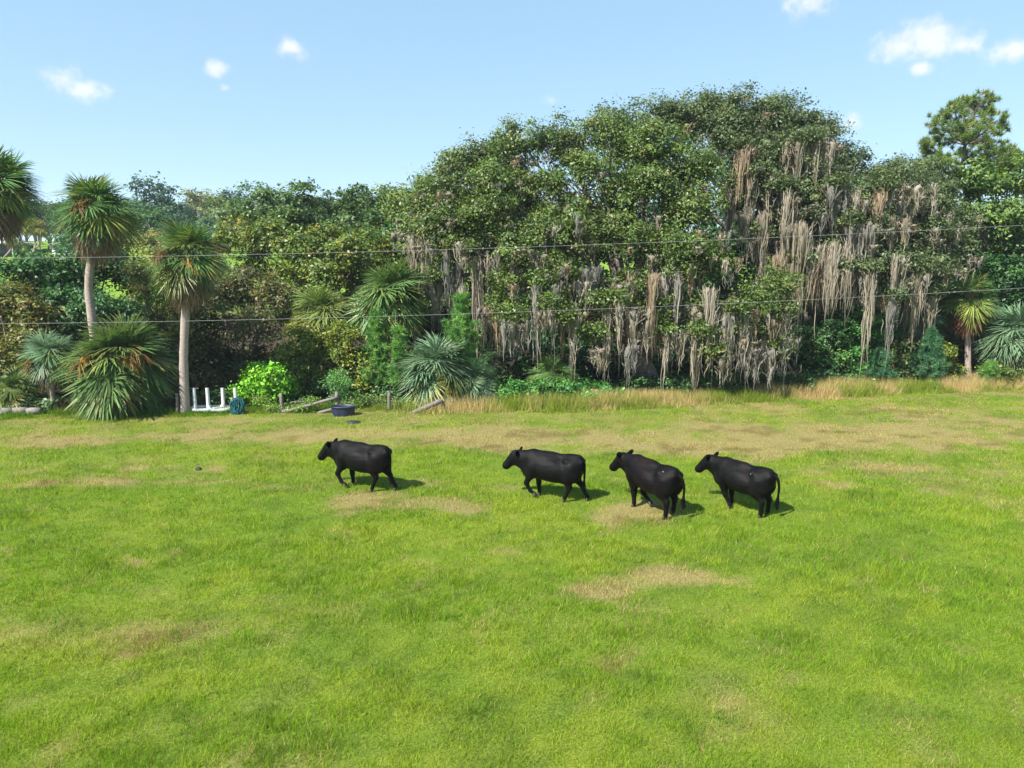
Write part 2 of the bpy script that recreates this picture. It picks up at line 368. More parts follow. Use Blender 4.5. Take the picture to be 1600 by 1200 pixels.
def crown(lobes, pal, rng, leaf=.17, dens=1.3, cl_leaves=34, spread=.26, asp=.55, under=.35, inner=.18, flat=.65, carve=.43):
    Vs=[];Fs=[];Cs=[];n0=0
    for (c, r) in lobes:
        c = np.asarray(c, float); r = np.asarray(r, float)
        area = 4*math.pi*((r[0]*r[1])**1.6/3+(r[0]*r[2])**1.6/3+(r[1]*r[2])**1.6/3)**(1/1.6)
        nl = area*dens/(leaf*leaf*asp*.5); nc = max(5, int(nl/cl_leaves))
        d = rdir(nc*2, rng); keep = (d[:,2] > -.25) | (rng.random(nc*2) < under); d = d[keep][:nc]; nc = len(d)
        rad = np.where(rng.random(nc) < inner, .35+.4*rng.random(nc), .70+.48*rng.random(nc))
        cc = c + d*r*rad[:,None]
        kk = n3(cc/(3.2*spread)+31.7) > carve-.10*d[:,2]
        if kk.sum() > 3: cc = cc[kk]; d = d[kk]; nc = len(d)
        m = np.maximum(4, (cl_leaves*(.5+rng.random(nc))).astype(int)); tot = m.sum()
        ci = np.repeat(np.arange(nc), m)
        sp = spread*(.6+.8*rng.random(nc))
        L = cc[ci] + rng.normal(size=(tot,3))*sp[ci][:,None]*np.array([1,1,flat])
        nn = unit(d[ci]*.75+np.array([0,0,.5])+rng.normal(size=(tot,3))*.5)
        base = FOL*pick(pal, nc, rng)*(.75+.5*rng.random((nc,1)))
        alt = FOL*pick(pal, tot, rng); mixk = (rng.random(tot) < .22)[:,None]
        col = np.where(mixk, alt, base[ci])*(.72+.56*rng.random((tot,1)))
        V,F,C = leaf_quads(L, nn, leaf*(.65+.7*rng.random(tot)), asp, col, rng)
        Vs.append(V);Fs.append(F+n0);Cs.append(C);n0+=len(V)
    return np.concatenate(Vs), np.concatenate(Fs), np.concatenate(Cs)
def bez(p0, p1, p2, n):
    t = np.linspace(0,1,n)[:,None]
    return (1-t)**2*p0+2*t*(1-t)*p1+t*t*p2
def wobble(pts, amp, rng):
    n = len(pts); w = rng.normal(size=(n,3))*amp; w[0]=0
    return pts+np.cumsum(w,0)*.5
def branches(G, base, fork, lobes, r0, rng, sides=7, rmin=.03, twigs=5, lift=.3, maxr=.16):
    """trunk from base to fork and a limb from it to each lobe, with twigs"""
    n = 9; t = np.linspace(0,1,n)[:,None]
    tr = wobble(base*(1-t)+fork*t, .05*r0/.3, rng)
    G.tube(tr, r0*(1.45-.6*t[:,0]**.6), max(sides,9))
    top = tr[-1]
    for (c, r) in lobes:
        c = np.asarray(c, float); k = rng.integers(n-4, n); s0 = tr[k]
        d = np.linalg.norm(c-s0)
        mid = s0*.5+c*.5+np.array([0,0,lift*d*.35])+rng.normal(size=3)*.12*d*.4
        q = wobble(bez(s0, mid, c, 9), .06, rng)
        rb = min(maxr*1.2, max(.05, r0*.38*(.6+.6*rng.random())))
        G.tube(q, np.linspace(rb, rmin, 9), 5)
        for _ in range(twigs):
            e = c + rdir(1, rng)[0]*np.asarray(r)*rng.uniform(.6,1.05); a = q[rng.integers(4,9)]
            qq = wobble(bez(a, (a+e)/2+rng.normal(size=3)*.2, e, 5), .05, rng)
            G.tube(qq, np.linspace(rmin*1.1, .008, 5), 4)
def split_lobes(lob, rng, k=5):
    out = []
    for c, r in lob:
        out.append((c, r*.85))
        for _ in range(k):
            d = rdir(1, rng)[0]; d[2] = d[2]*.8+.1
            out.append((c+d*r*rng.uniform(.45,.85), r*rng.uniform(.28,.5)*np.array([1.15,1.15,.8])))
    return out
def px_lobes(L, Y, rng, spreadY=1.6, ratio=(1,1,.85)):
    out = []
    for t in L:
        px, py, r = t[:3]; y = Y + (t[3] if len(t) > 3 else rng.uniform(-spreadY, spreadY))
        R = r*MPP(y); out.append((P(px,py,y), np.array([R*ratio[0], R*ratio[1], R*ratio[2]])))
    return out
def tree_at(name, label, cat, tx, Y, L, pal, seed, leaf=.18, dens=1.2, r0=.22, spreadY=1.6, fork=.55, twigs=4, bark=BARK, extra=None, cl=34, spread=.26, asp=.55, under=.35, group=None, rmin=.03, carve=.43, split=4):
    rng = np.random.default_rng(seed)
    lob = px_lobes(L, Y, rng, spreadY)
    b = P(tx, 600, Y); b[2] = hgt(b[0], b[1])-.15
    root = thing(name, label, cat, b, group)
    lob = [(c-b, r) for c, r in lob]
    zc = np.mean([c[2] for c,_ in lob]); xc = np.mean([c[0] for c,_ in lob]); 
    fk = np.array([xc*.35, 0, max(.3, zc*fork)])
    G = Geo(); branches(G, np.zeros(3), fk, lob, r0, rng, twigs=twigs, rmin=rmin)
    obj('trunk', G.mesh(name+'_trunk', [bark], True, False), root)
    V,F,C = crown(split_lobes(lob, rng, split), pal, rng, leaf, dens*.95, cl, spread, asp, under, carve=carve)
    obj('crown', mesh_np(name+'_crown', V, [F], [LEAF], C), root)
    return root, lob
def moss_mesh(name, drapes, origin, rng, pal):
    """drapes: (top point, width m, length m, strands)"""
    Vs=[];Fs=[];Cs=[];n0=0; K=6
    for (p, wd, ln, ns) in drapes:
        ns = int(ns)
        if ns < 1: continue
        tuft = pick(pal, 1, rng)[0]
        # strands gather into a few tails
        tails = max(1, int(wd/.27)); tx = rng.uniform(-.5,.5,tails)*wd; tw_ = rng.uniform(.09,.26,tails); tl = ln*(.25+.45*rng.random(tails)+.45*np.exp(-(tx/(.22*wd+.01))**2)); ty = rng.normal(size=tails)*.3
        for q in range(tails):                     # the matted body of each tail, fluted and ragged at its end
            S = 8; a_ = np.linspace(0,2*math.pi,S,endpoint=False)+rng.random()*6; cf = rng.uniform(.45,1.25,S); lf = rng.uniform(.3,.95,S)
            tt = np.array([0,.08,.25,.5,.75,1.0])[:,None]; pr = np.array([.15,.6,1.0,.9,.55,.05])[:,None]
            rr_ = tw_[q]*.72*pr*cf[None,:]*rng.uniform(.6,1.4,(6,S))
            VV = np.stack([tx[q]+np.cos(a_)[None,:]*rr_, ty[q]+np.sin(a_)[None,:]*rr_, .02-tl[q]*.85*tt*lf[None,:]],-1).reshape(-1,3)+np.asarray(p)
            i_ = (np.arange(5)*S)[:,None]; j_ = np.arange(S)[None,:]; k_ = (j_+1)%S
            FF = np.stack([i_+j_,i_+S+j_,i_+S+k_,i_+k_],-1).reshape(-1,4)
            CC = np.repeat(tuft[None]*np.tile(rng.uniform(.55,1.05,S),6)[:,None], 1, 0)
            Vs.append(VV-origin);Fs.append(FF+n0);Cs.append(CC);n0+=len(VV)
        ns = max(6, int(ns*.95)); ti = rng.integers(0,tails,ns)
        x0 = tx[ti]+rng.normal(size=ns)*tw_[ti]*1.15; y0 = ty[ti]+rng.normal(size=ns)*tw_[ti]
        z0 = rng.normal(size=ns)*.13*min(1,ln)-np.where(rng.random(ns)<.5,rng.random(ns)*ln*.45,0); L = tl[ti]*(.25+.85*rng.random(ns)**1.3)*np.exp(-.35*((x0-tx[ti])/tw_[ti])**2)
        t = np.linspace(0,1,K)[None,:]
        cx = tx[ti][:,None]; cy = ty[ti][:,None]
        curl = .03*np.sin(t*rng.uniform(4,11,(ns,1))+rng.random((ns,1))*6.3)
        xx = x0[:,None]*(1-t**1.0*.75)+cx*t*.75+np.cumsum(rng.normal(size=(ns,K))*.03,1)+curl
        yy = y0[:,None]*(1-t*.7)+cy*t*.7+np.cumsum(rng.normal(size=(ns,K))*.022,1)
        zz = z0[:,None]-L[:,None]*t
        Q = np.stack([xx,yy,zz],-1)+np.asarray(p)
        th = rng.random(ns)*math.pi
        wv = np.stack([np.cos(th),np.sin(th)*.8,np.zeros(ns)],-1)[:,None,:]
        ww = (.010+.018*rng.random(ns))[:,None]*np.array([.6,1.0,1.0,.8,.5,.08])[None,:]*(.7+.6*rng.random((ns,K)))
        A = Q-wv*ww[...,None]; B = Q+wv*ww[...,None]
        V = np.stack([A,B],2).reshape(-1,3)
        i = (np.arange(ns)*K*2)[:,None]; j = (np.arange(K-1)*2)[None,:]
        F = np.stack([i+j,i+j+1,i+j+3,i+j+2],-1).reshape(-1,4)
        c = tuft*(.75+.5*rng.random((ns,1))); C = np.repeat(c, K*2, 0)
        Vs.append(V-origin);Fs.append(F+n0);Cs.append(C);n0+=len(V)
    return mesh_np(name, np.concatenate(Vs), [np.concatenate(Fs)], [MOSSM], np.concatenate(Cs))
def mossobj(me, root): return tag(obj('spanish_moss', me, root), kind='stuff')
MOSSPAL = [(.32,.28,.215,3),(.39,.345,.275,3),(.30,.28,.24,2.2),(.36,.28,.195,2.2),(.26,.25,.225,1.5)]

OAK = [(.058,.094,.022,4),(.074,.114,.025,4),(.092,.135,.028,2.5),(.11,.115,.036,1.4),(.042,.068,.02,2.6)]
OAKG = [(.06,.085,.034,4),(.076,.104,.038,4),(.044,.066,.026,3),(.10,.122,.048,1.5)]
DEEP = [(.022,.068,.018,4),(.034,.088,.022,4),(.05,.115,.028,2),(.016,.05,.018,2)]
OLIVE = [(.095,.105,.022,4),(.065,.085,.020,4),(.13,.125,.025,2),(.15,.10,.03,1)]
VINE = [(.075,.075,.027,4),(.058,.066,.025,4),(.11,.095,.034,2.5),(.14,.105,.04,.8),(.05,.075,.024,3)]
MIDG = [(.068,.105,.022,4),(.09,.13,.024,4),(.13,.15,.026,2),(.16,.14,.024,1),(.045,.078,.022,2)]
LIME = [(.12,.29,.02,4),(.17,.34,.025,3),(.09,.22,.02,2)]
YELG = [(.12,.15,.022,4),(.085,.115,.02,4),(.17,.175,.025,2),(.06,.085,.02,2)]
BRIG = [(.08,.135,.028,4),(.115,.165,.032,3),(.05,.095,.025,3)]
UNDER = [(.03,.075,.022,4),(.045,.10,.028,3),(.022,.06,.02,2),(.08,.15,.03,1)]

# ------------------------------------------------------------------ the two great live oaks
def oak(name, label, tx, Y, L, pal, drapes, nrandom, seed, r0, leaf, dens):
    L = [(a, b+7, r*1.17, d) for a, b, r, d in L]
    rs = np.random.default_rng(seed+9); off = 1.1 if tx > 1100 else .5
    for (x, y0, y1, wpx, dy) in drapes:              # leafy sprigs on the boughs that carry the moss
        if rs.random() < .7: L.append((x+rs.uniform(-.4,.4)*wpx, y0-8, rs.uniform(9,14), dy-off-.1))
    root, lob = tree_at(name, label, 'tree', tx, Y, L, pal, seed, leaf=leaf, dens=dens, r0=r0, spreadY=2.2, fork=.38, twigs=12, cl=44, spread=.25, asp=.55, under=.28, rmin=.045, carve=.34, split=4)
    rng = np.random.default_rng(seed+1); o = np.array(root.location)
    D = []
    for (x, y0, y1, wpx, dy) in drapes:
        yy = Y+dy-(1.3 if tx>1100 else .6); m = MPP(yy)
        D.append((P(x,y0,yy), wpx*m*1.1, (y1-y0)*m*1.25, wpx*4.6))
        D.append((P(x+rng.uniform(-.5,.5)*wpx,y0+rng.uniform(-5,15),yy+.6), wpx*m*1.0, (y1-y0)*m*.7, wpx*1.6))
    big = [q for q in lob if q[1][0] > .7]
    for _ in range(nrandom):
        c, r = big[rng.integers(len(big))]
        zz = (c+o)[2]
        a = rng.random()*2*math.pi; f = math.sqrt(rng.random())
        f = rng.uniform(.7,1.08); p = c+o+np.array([math.cos(a)*r[0]*f, -abs(math.sin(a))*r[1]*f if rng.random()<.75 else math.sin(a)*r[1]*f, r[2]*rng.uniform(-.75,.25)])
        low = np.interp(zz, [2,9,13], [1,.8,.3])*(1.15 if tx>1100 else 1)
        if rng.random() > low: continue
        D.append((p, rng.uniform(.2,.7), rng.uniform(.4,1.6)*low, rng.integers(16,44)))
    mossobj(moss_mesh(name+'_moss', D, o, rng, MOSSPAL), root)
    return root
o1L = [(690,295,40,1),(745,250,42,1),(765,285,40,0),(690,345,42,0),(815,222,40,1.5),(880,212,36,2),(955,205,40,1),(1025,222,45,0),(1085,262,45,0),(760,335,46,-.5),(845,290,38,0),
       (935,275,45,-.5),(1010,300,48,-1),(1080,325,48,-1),(890,345,48,-1.5),(815,378,46,-1.5),(725,372,40,-.5),(975,365,46,-2),(1055,385,46,-2.4),(1110,400,36,-2),
       (875,415,34,-2.5),(800,435,28,-2),(670,365,28,0),(935,465,22,-3),(860,470,28,-3),(1020,470,24,-3),(800,485,22,-2.6),(985,435,26,-2.6),(1185,465,38,-2.6),(1150,505,26,-3),(1200,520,26,-2.4),(1090,465,22,-2.6),(925,512,18,-3.2),(1215,435,24,-2),(715,255,32,1.5),(670,305,34,1),(650,345,30,1),(790,255,36,1.5),(900,252,26,2.2),(1000,250,40,1),(860,335,40,1),(950,330,45,1.5),(1060,290,45,1.5),(790,300,42,1.5),(730,320,42,1.5)]
o1D = [(660,372,470,40,0),(705,385,480,34,-.6),(790,388,455,24,-1.5),(745,405,545,38,-.6),(850,445,540,50,-2.6),(888,500,592,26,-3),(960,472,592,30,-3),(935,420,475,44,-2.4),(1010,430,540,44,-2.8),
       (1062,425,500,54,-2.6),(1085,520,600,36,-3),(1150,490,592,60,-3.2),(1190,545,600,44,-2.8),(1232,530,608,28,-2.4),(1125,555,600,30,-3.2),(1000,485,562,30,-3),(800,500,545,54,-2.5),(770,480,560,24,-1.5),
       (905,440,500,26,-2.5),(1115,450,560,24,-2.8),(830,400,450,30,-2),(680,440,520,22,0),(1040,520,580,26,-2.6),(935,545,585,24,-3.2),(1215,490,570,30,-2.2),(725,450,520,26,0),(985,540,590,20,-3)]
oak('live_oak', 'broad light green live oak in the middle, moss hanging nearly to the ground', 1018, 36.5, o1L, OAK, o1D, 300, 101, .52, .158, .76)
o2L = [(950,185,26,1),(1015,175,32,1),(1085,170,36,1),(1160,168,38,1),(1225,178,36,1),(1275,205,34,.5),(1135,205,42,0),(1205,235,42,-.5),(1322,248,27,.5),(1265,262,42,-1),(1385,268,22,1),
       (1165,300,36,-.5),(1320,300,42,-1.5),(1400,290,42,-1),(1450,300,38,-.5),(1240,330,36,-1.5),(1350,355,40,-2),(1435,350,42,-1.5),(1490,335,30,0),(1395,410,42,-2.5),(1455,410,36,-1.5),(1300,380,30,-2),(1485,385,30,-.5),(1345,440,28,-2.5),(1205,370,26,-1),(1265,300,34,-2),(1180,260,34,-1.2),(1060,195,40,2),(1110,185,40,2),(1190,195,42,2),(1250,215,40,2),(1300,243,28,2),(1150,240,40,2),(1230,255,44,2),(1300,260,40,2),(1360,285,32,2),(1420,270,34,2),(1290,330,44,2),(1380,340,44,2),(1450,350,40,2)]
o2D = [(1160,232,315,28,-1),(1190,275,355,34,-1),(1240,222,292,24,-1),(1280,222,285,44,-1.2),(1222,295,355,24,-1.5),(1310,292,355,34,-2),(1345,300,362,28,-2),(1432,292,335,34,-1.5),(1250,352,485,54,-2),(1290,382,472,54,-2.3),
       (1340,352,442,44,-2.4),(1360,425,562,16,-2.8),(1402,400,482,34,-2.8),(1430,425,502,44,-2),(1452,460,535,24,-1.8),(1300,400,465,60,-2.4),(1170,335,405,44,-1),(1212,400,505,34,-1.5),(1150,290,380,30,-.6),(1260,410,500,40,-2.2),
       (1375,300,355,30,-1.8),(1405,340,400,26,-2),(1330,420,500,40,-2.5),(1470,330,380,20,-.5),(1390,470,540,18,-2.8),(1230,300,400,30,-1.6),(1190,370,440,30,-1)]
oak('live_oak', 'taller grey-green live oak curtained with long moss, behind and right of the middle oak', 1285, 40, o2L, OAKG, o2D, 430, 202, .55, .16, .70)

# ------------------------------------------------------------------ trees of the wood edge
tree_at('dense_tree','dark green dense tree behind the trunk of the tall curved palm','tree',140,38,[(30,425,36),(75,432,40),(120,418,40),(170,425,42),(215,445,34),(60,470,40),(110,470,45),(165,485,45),(215,500,38),(130,520,40),(80,520,40),(190,540,40)],DEEP,301,leaf=.22,dens=1.1)
tree_at('olive_tree','olive green bushy tree at the far left edge','tree',20,34.5,[(10,480,36),(45,492,34),(15,525,36),(55,530,32),(5,570,34),(45,575,36),(90,580,30),(-30,500,40),(-40,560,40)],OLIVE,302,leaf=.17,dens=1.2)
tree_at('olive_tree','green and russet tree between the two tall palms','tree',245,36,[(215,430,26),(245,460,32),(230,500,36),(265,520,36),(240,560,38),(275,585,36),(215,585,36),(300,500,30)],MIDG[:4]+VINE[:3],303,leaf=.18,dens=1.2)
r_, lob_ = tree_at('vine_covered_tree','brown vine-smothered tree right of the shorter tall palm','tree',385,37,[(335,470,44),(385,455,42),(430,470,38),(345,525,44),(400,520,44),(360,575,44),(415,575,42),(320,600,36),(380,612,36),(440,600,36),(310,545,36)],VINE,304,leaf=.17,dens=.95,r0=.2,twigs=14)
rg = np.random.default_rng(5); o_ = np.array(r_.location)
mossobj(moss_mesh('vine_moss', [(P(x,y,36.2), .5, 1.6, 26) for x,y in ((345,500),(390,480),(400,540),(360,560),(425,510),(330,540))], o_, rg, [(.13,.115,.10,1),(.17,.15,.13,1)]), r_)
tree_at('broad_tree','broad green and yellow tree behind the vine-covered tree','tree',490,41.5,[(375,375,40),(425,372,40),(470,390,40),(520,385,42),(570,392,42),(615,398,36),(400,425,40),(455,430,42),(510,435,42),(565,440,42),(610,445,36),(640,410,30),(480,480,40),(540,490,40),(600,500,40),(450,490,36)],MIDG,305,leaf=.22,dens=1.0,r0=.3)
tree_at('broad_tree','tall mid-green tree rising behind the broad yellow-green tree','tree',520,54,[(375,345,34),(420,325,36),(470,318,36),(520,330,38),(570,320,36),(615,325,36),(650,340,34),(400,370,36),(450,355,40),(500,365,40),(560,358,40),(610,365,40),(650,380,36)],[(.05,.09,.026,4),(.065,.11,.03,4),(.085,.12,.035,2),(.04,.075,.028,2)],306,leaf=.28,dens=.95,r0=.3)
tree_at('broad_tree','bright green tree below the tall pine on the right edge','tree',1560,44,[(1500,300,34),(1545,295,36),(1590,290,38),(1630,300,40),(1520,340,38),(1570,345,42),(1620,350,42),(1540,390,40),(1595,400,42),(1490,365,30),(1640,400,40),(1600,262,30),(1470,300,26),(1530,275,26),(1570,268,26)],BRIG,307,leaf=.22,dens=1.0,r0=.3)
tree_at('dense_tree','dark shaded tree behind the right-hand palm','tree',1570,42,[(1520,430,40),(1570,435,42),(1615,445,42),(1545,480,42),(1600,490,42),(1500,480,36),(1640,480,40),(1560,530,40),(1620,540,40)],DEEP,308,leaf=.22,dens=1.0)
tree_at('broad_tree','green tree standing at the left foot of the middle oak','tree',655,47,[(640,330,36),(665,300,28),(640,380,36),(620,430,36),(660,420,36),(640,480,40),(690,470,36),(600,470,30)],MIDG,309,leaf=.22,dens=1.1)
# the shaded wood behind the oaks
bw = [(620,720),(760,860),(880,980),(1000,1110),(1120,1230),(1240,1350),(1360,1470),(1480,1600)]
bl = ['dark wood tree behind the left flank of the middle oak','dark wood tree behind the sparse upper left of the middle oak','dark wood tree behind the centre of the middle oak','dark wood tree behind the trunk of the middle oak','dark wood tree in the gap between both oaks','dark wood tree behind the trunk of the taller oak','dark wood tree behind the right flank of the taller oak','dark wood tree behind the tall pine on the right']
for k,((a,b),lb) in enumerate(zip(bw,bl)):
    rg = np.random.default_rng(400+k); m=(a+b)/2
    L = [(a+(b-a)*u+rg.uniform(-12,12), v+rg.uniform(-12,12), 52) for v in (395,460,525,580) for u in (.1,.5,.9)]
    L += [(m, 345+rg.uniform(-10,20), 50)]
    tree_at('wood_tree', lb, 'tree', m, 50+rg.uniform(-1.5,1.5), L, DEEP, 400+k, leaf=.42, dens=.8, r0=.25, twigs=2, spread=.4, cl=24)

# ------------------------------------------------------------------ pines
def needles(G, tufts, n, ln, w, pal, rng, up=.5):
    T = np.asarray(tufts); m = len(T)
    ci = np.repeat(np.arange(m), n)
    out_ = rng.normal(size=(m*n,3)); out_ = unit(out_+np.array([0,0,up]))
    L = ln*(.6+.6*rng.random(m*n))
    b = T[ci]+rng.normal(size=(m*n,3))*.03
    sd_ = unit(np.cross(out_, rng.normal(size=(m*n,3))))*w/2
    V = np.stack([b-sd_, b+sd_, b+out_*L[:,None]],1).reshape(-1,3)
    c = pick(pal, m, rng)[ci]*(.7+.6*rng.random((m*n,1)))
    G.add(V, np.arange(3*m*n).reshape(-1,3), np.repeat(c,3,0))
PINE = [(.13,.20,.045,4),(.165,.24,.05,3),(.10,.155,.045,2),(.22,.25,.06,1)]
PINEB = [(.10,.24,.05,4),(.14,.30,.06,3),(.18,.34,.065,2)]
PINED = [(.05,.15,.07,4),(.065,.18,.075,3),(.085,.21,.08,2)]
def sapling(label, px, top, base, wpx, Y, pal, seed, w=.03):
    rng = np.random.default_rng(seed); b = P(px,base,Y); b[2] = hgt(b[0],b[1])-.05
    H = P(px,top,Y)[2]-b[2]; R = wpx*MPP(Y)
    z0 = max(0.15, P(px,base,Y)[2]-b[2])
    root = thing('pine_sapling', label, 'pine', b)
    G = Geo(); G.tube(wobble(np.linspace([0,0,0],[0,0,H-.15],7), .03, rng), np.linspace(.06,.02,7), 6)
    tufts = [np.array([0,0,H-.2]), np.array([0,0,H-.3])]
    nw = max(5,int((H-z0)/.36))
    for k in range(nw):
        f = k/(nw-1); z = z0+(H-.45-z0)*f; rr_ = R*(1-f*.78)*(.6+.7*rng.random())
        for a in np.linspace(0,2*math.pi,8,endpoint=False)+rng.random()*6:
            ll = rr_*(.55+.5*rng.random()); e = np.array([math.cos(a)*ll, math.sin(a)*ll, z+ll*.45])
            q = bez(np.array([0,0,z]), np.array([math.cos(a)*ll*.6, math.sin(a)*ll*.6, z+.05]), e, 5)
            G.tube(q, np.linspace(.018,.008,5), 4)
            for t in (.45,.7,.85,1.0): tufts.append(q[0]*(1-t)+e*t+rng.normal(size=3)*.07)
    obj('trunk', G.mesh('sapling_stem', [PINEBARK], True, False), root)
    G = Geo(); needles(G, tufts, 46, .26, w, pal, rng, .45)
    obj('crown', G.mesh('sapling_needles', [LEAF]), root)
sapling('bluish green pine sapling left of the silvery palm clump', 590, 478, 600, 30, 33.5, PINEB, 501)
sapling('bright green pine sapling rising behind the silvery palm clump', 722, 455, 600, 46, 33.5, PINEB, 502)
sapling('small green pine sapling between the two larger pine saplings', 625, 505, 600, 24, 33, PINEB, 503)
sapling('dark blue-green pine sapling beneath the long moss of the taller oak', 1448, 508, 590, 34, 36.8, PINED, 504)
sapling('low round blue-green pine sapling under the right-hand moss curtain', 1372, 540, 590, 28, 36.8, PINED, 505)
sapling('small light green pine sapling by the trunk of the right-hand palm', 1545, 560, 595, 18, 37.2, PINEB, 506)
sapling('tiny yellow-green pine sapling in the tall grass on the right', 1456, 600, 615, 10, 36.2, LIME, 507)
def tall_pine():
    rng = np.random.default_rng(55); Y=45; b = P(1512,600,Y); b[2]=hgt(b[0],b[1])-.1
    root = thing('tall_pine','tall pine with open tufted crown above everything on the right','pine',b)
    pts = np.array([P(1512,y,Y) if y>330 else P(1512-(330-y)*.06+5*math.sin(y/25),y,Y) for y in np.linspace(600,195,14)])-b; pts[0]=0
    G = Geo(); G.tube(pts, np.linspace(.34,.08,14), 9)
    Lb = [(1500,163,16),(1535,158,18),(1575,240,14),(1432,280,12),(1492,178,24),(1525,172,30),(1552,195,24),(1465,195,22),(1478,218,22),(1535,215,28),(1562,232,20),(1505,205,24),(1455,240,18),(1485,255,22),(1548,250,24),(1520,245,24),(1450,270,16),(1512,282,24),(1570,262,18),(1440,262,16),(1460,255,18),(1475,285,20),(1545,285,22),(1445,225,10)]
    tufts=[]
    for (x,y,r) in Lb:
        yy=Y+rng.uniform(-2,2); c=P(x,y,yy)-b; R=1.0*r*MPP(yy)
        k=np.argmin(np.abs(pts[:,2]-(c[2]-1.0))); s0=pts[k]
        q=wobble(bez(s0,(s0+c)/2+np.array([0,0,-.1]),c,7),.05,rng); G.tube(q,np.linspace(.07,.015,7),5)
        for _ in range(int(22*R*R+11)):
            d=rdir(1,rng)[0]; e=c+d*np.array([R,R,R*.75])*rng.uniform(.45,1.05)
            a=q[rng.integers(3,7)]; G.tube(np.array([a,(a+e)/2+rng.normal(size=3)*.08,e]),np.array([.018,.012,.007]),3); tufts.append(e)
    obj('trunk', G.mesh('tall_pine_trunk',[PINEBARK],True,False), root)
    G=Geo(); needles(G,tufts,64,.31,.038,PINE,rng,.4); obj('crown',G.mesh('tall_pine_crown',[LEAF]),root)
    D=[(P(x,y,Y-.5),.5,l_,30) for x,y,l_ in ((1505,262,1.2),(1525,270,1.4),(1490,280,1.0),(1515,285,1.6),(1540,275,1.0))]
    mossobj(moss_mesh('pine_moss',D,b,rng,[(.22,.20,.18,1)]),root)
tall_pine()

# ------------------------------------------------------------------ shrubs and undergrowth
def shrub(name, label, tx, Y, L, pal, seed, **kw):
    a = dict(leaf=.16, dens=1.25, r0=.05, spreadY=.5, fork=.4, twigs=5, spread=.16, cl=26, rmin=.012, under=.5); a.update(kw)
    return tree_at(name, label, 'shrub', tx, Y, L, pal, seed, **a)
shrub('shrub','bright lime green shrub right of the upturned white table',412,31.6,[(393,600,22),(425,590,22),(442,606,18),(400,618,22),(412,580,16),(428,618,22),(380,612,14)],LIME,601)
shrub('shrub','large rounded yellow-green shrub behind the leaning fence rail',505,33.8,[(465,560,34),(505,548,36),(548,552,34),(575,575,30),(450,590,30),(490,590,36),(535,595,36),(570,610,30),(475,528,24),(540,525,24),(440,620,26),(500,625,30)],YELG,602)
shrub('shrub','pale green feathery seedling above the broken fence post',528,31.6,[(528,588,11),(518,600,10),(541,600,11),(530,612,10)],[(.08,.18,.05,1),(.10,.21,.06,1)],603,leaf=.08,dens=.5)
shrub('shrub','low green vine thicket left of the middle oak trunk',865,33.2,[(775,622,24),(805,612,26),(840,612,26),(880,610,26),(915,612,26),(950,618,22),(820,630,20),(870,630,20),(920,632,18)],[(.05,.15,.03,4),(.08,.20,.035,3),(.03,.09,.025,3)],604)
shrub('shrub','light green broad-leaved weed in front of the vine thicket',922,32.4,[(920,622,11),(930,632,9),(914,634,8)],[(.15,.30,.08,1),(.12,.24,.06,1)],605,leaf=.12,dens=.8)
shrub('shrub','dark low thicket at the foot of the middle oak trunk',1040,35,[(985,605,24),(1020,610,22),(1055,602,24),(1090,606,22),(1120,605,22)],UNDER,606,dens=1.0)
shrub('shrub','dark low thicket below the moss between the oaks',1185,35.5,[(1145,600,24),(1180,598,24),(1215,596,26),(1245,598,22)],DEEP,607,dens=1.0)
shrub('shrub','deep green shrub under the left edge of the taller oak moss',1285,37.5,[(1265,545,28),(1295,530,30),(1275,580,26),(1310,570,28),(1255,520,22),(1300,500,20)],UNDER,608,leaf=.16)
shrub('shrub','bright leafy shrub behind the longest moss strand',1345,38,[(1325,510,28),(1350,500,28),(1330,550,28),(1335,480,20),(1365,530,24),(1340,585,26)],[(.05,.15,.03,4),(.07,.19,.035,3),(.03,.09,.025,2)],609,leaf=.16)
shrub('shrub','grey-brown shrub between the two dark pine saplings',1405,37.8,[(1400,560,24),(1415,580,22),(1395,590,22),(1410,540,20)],VINE+UNDER,610)
shrub('shrub','olive shrub right of the dark pine sapling',1492,37.6,[(1468,568,20),(1485,582,18),(1470,592,18),(1478,550,14)],YELG,611)
shrub('shrub','green shrub at the foot of the bluish palm on the right',1560,37.6,[(1556,580,18),(1572,588,18),(1592,596,18),(1545,596,14)],MIDG,612)
shrub('shrub','low green weeds below the large orange-stalked palm',236,30.2,[(225,642,14),(242,640,14),(255,648,12),(212,650,12)],[(.07,.16,.03,3),(.10,.2,.04,3)],613,leaf=.1)
shrub('shrub','flowering weeds beside the broken post',575,32.0,[(548,635,16),(570,630,18),(592,632,16),(560,645,14),(585,645,14),(620,640,14),(640,632,14),(660,640,14)],[(.10,.17,.03,4),(.14,.19,.04,3),(.06,.11,.025,3),(.55,.55,.4,.25)],614,leaf=.09)
shrub('shrub','feathery green weeds in front of the leaning rail',415,30.6,[(408,628,12),(425,636,10),(450,640,10),(470,640,9),(488,630,10)],[(.10,.19,.03,1),(.14,.2,.04,1)],615,leaf=.08,dens=.9)
rngu = np.random.default_rng(66)                      # low undergrowth along the shaded edge
n_=42; xs_=np.linspace(-24,36,n_)
lobs=[]
for x in xs_:
    y=TL(x)+1.5+rngu.uniform(-.2,.9); R=rngu.uniform(.3,.6); lobs.append((np.array([x+rngu.uniform(-.5,.5),y,hgt(x,y)+R*.5]),np.array([.9,.6,R])))
lobs2=[]
for x in np.linspace(-30,42,60):
    y=TL(x)+rngu.uniform(6,10); R=rngu.uniform(.9,1.5); lobs2.append((np.array([x,y,hgt(x,y)+R*.7]),np.array([1.3,.9,R])))
V_,F_,C_ = crown(lobs,UNDER+[(.10,.12,.03,1)],rngu,leaf=.18,dens=1.0,cl_leaves=20,spread=.16)
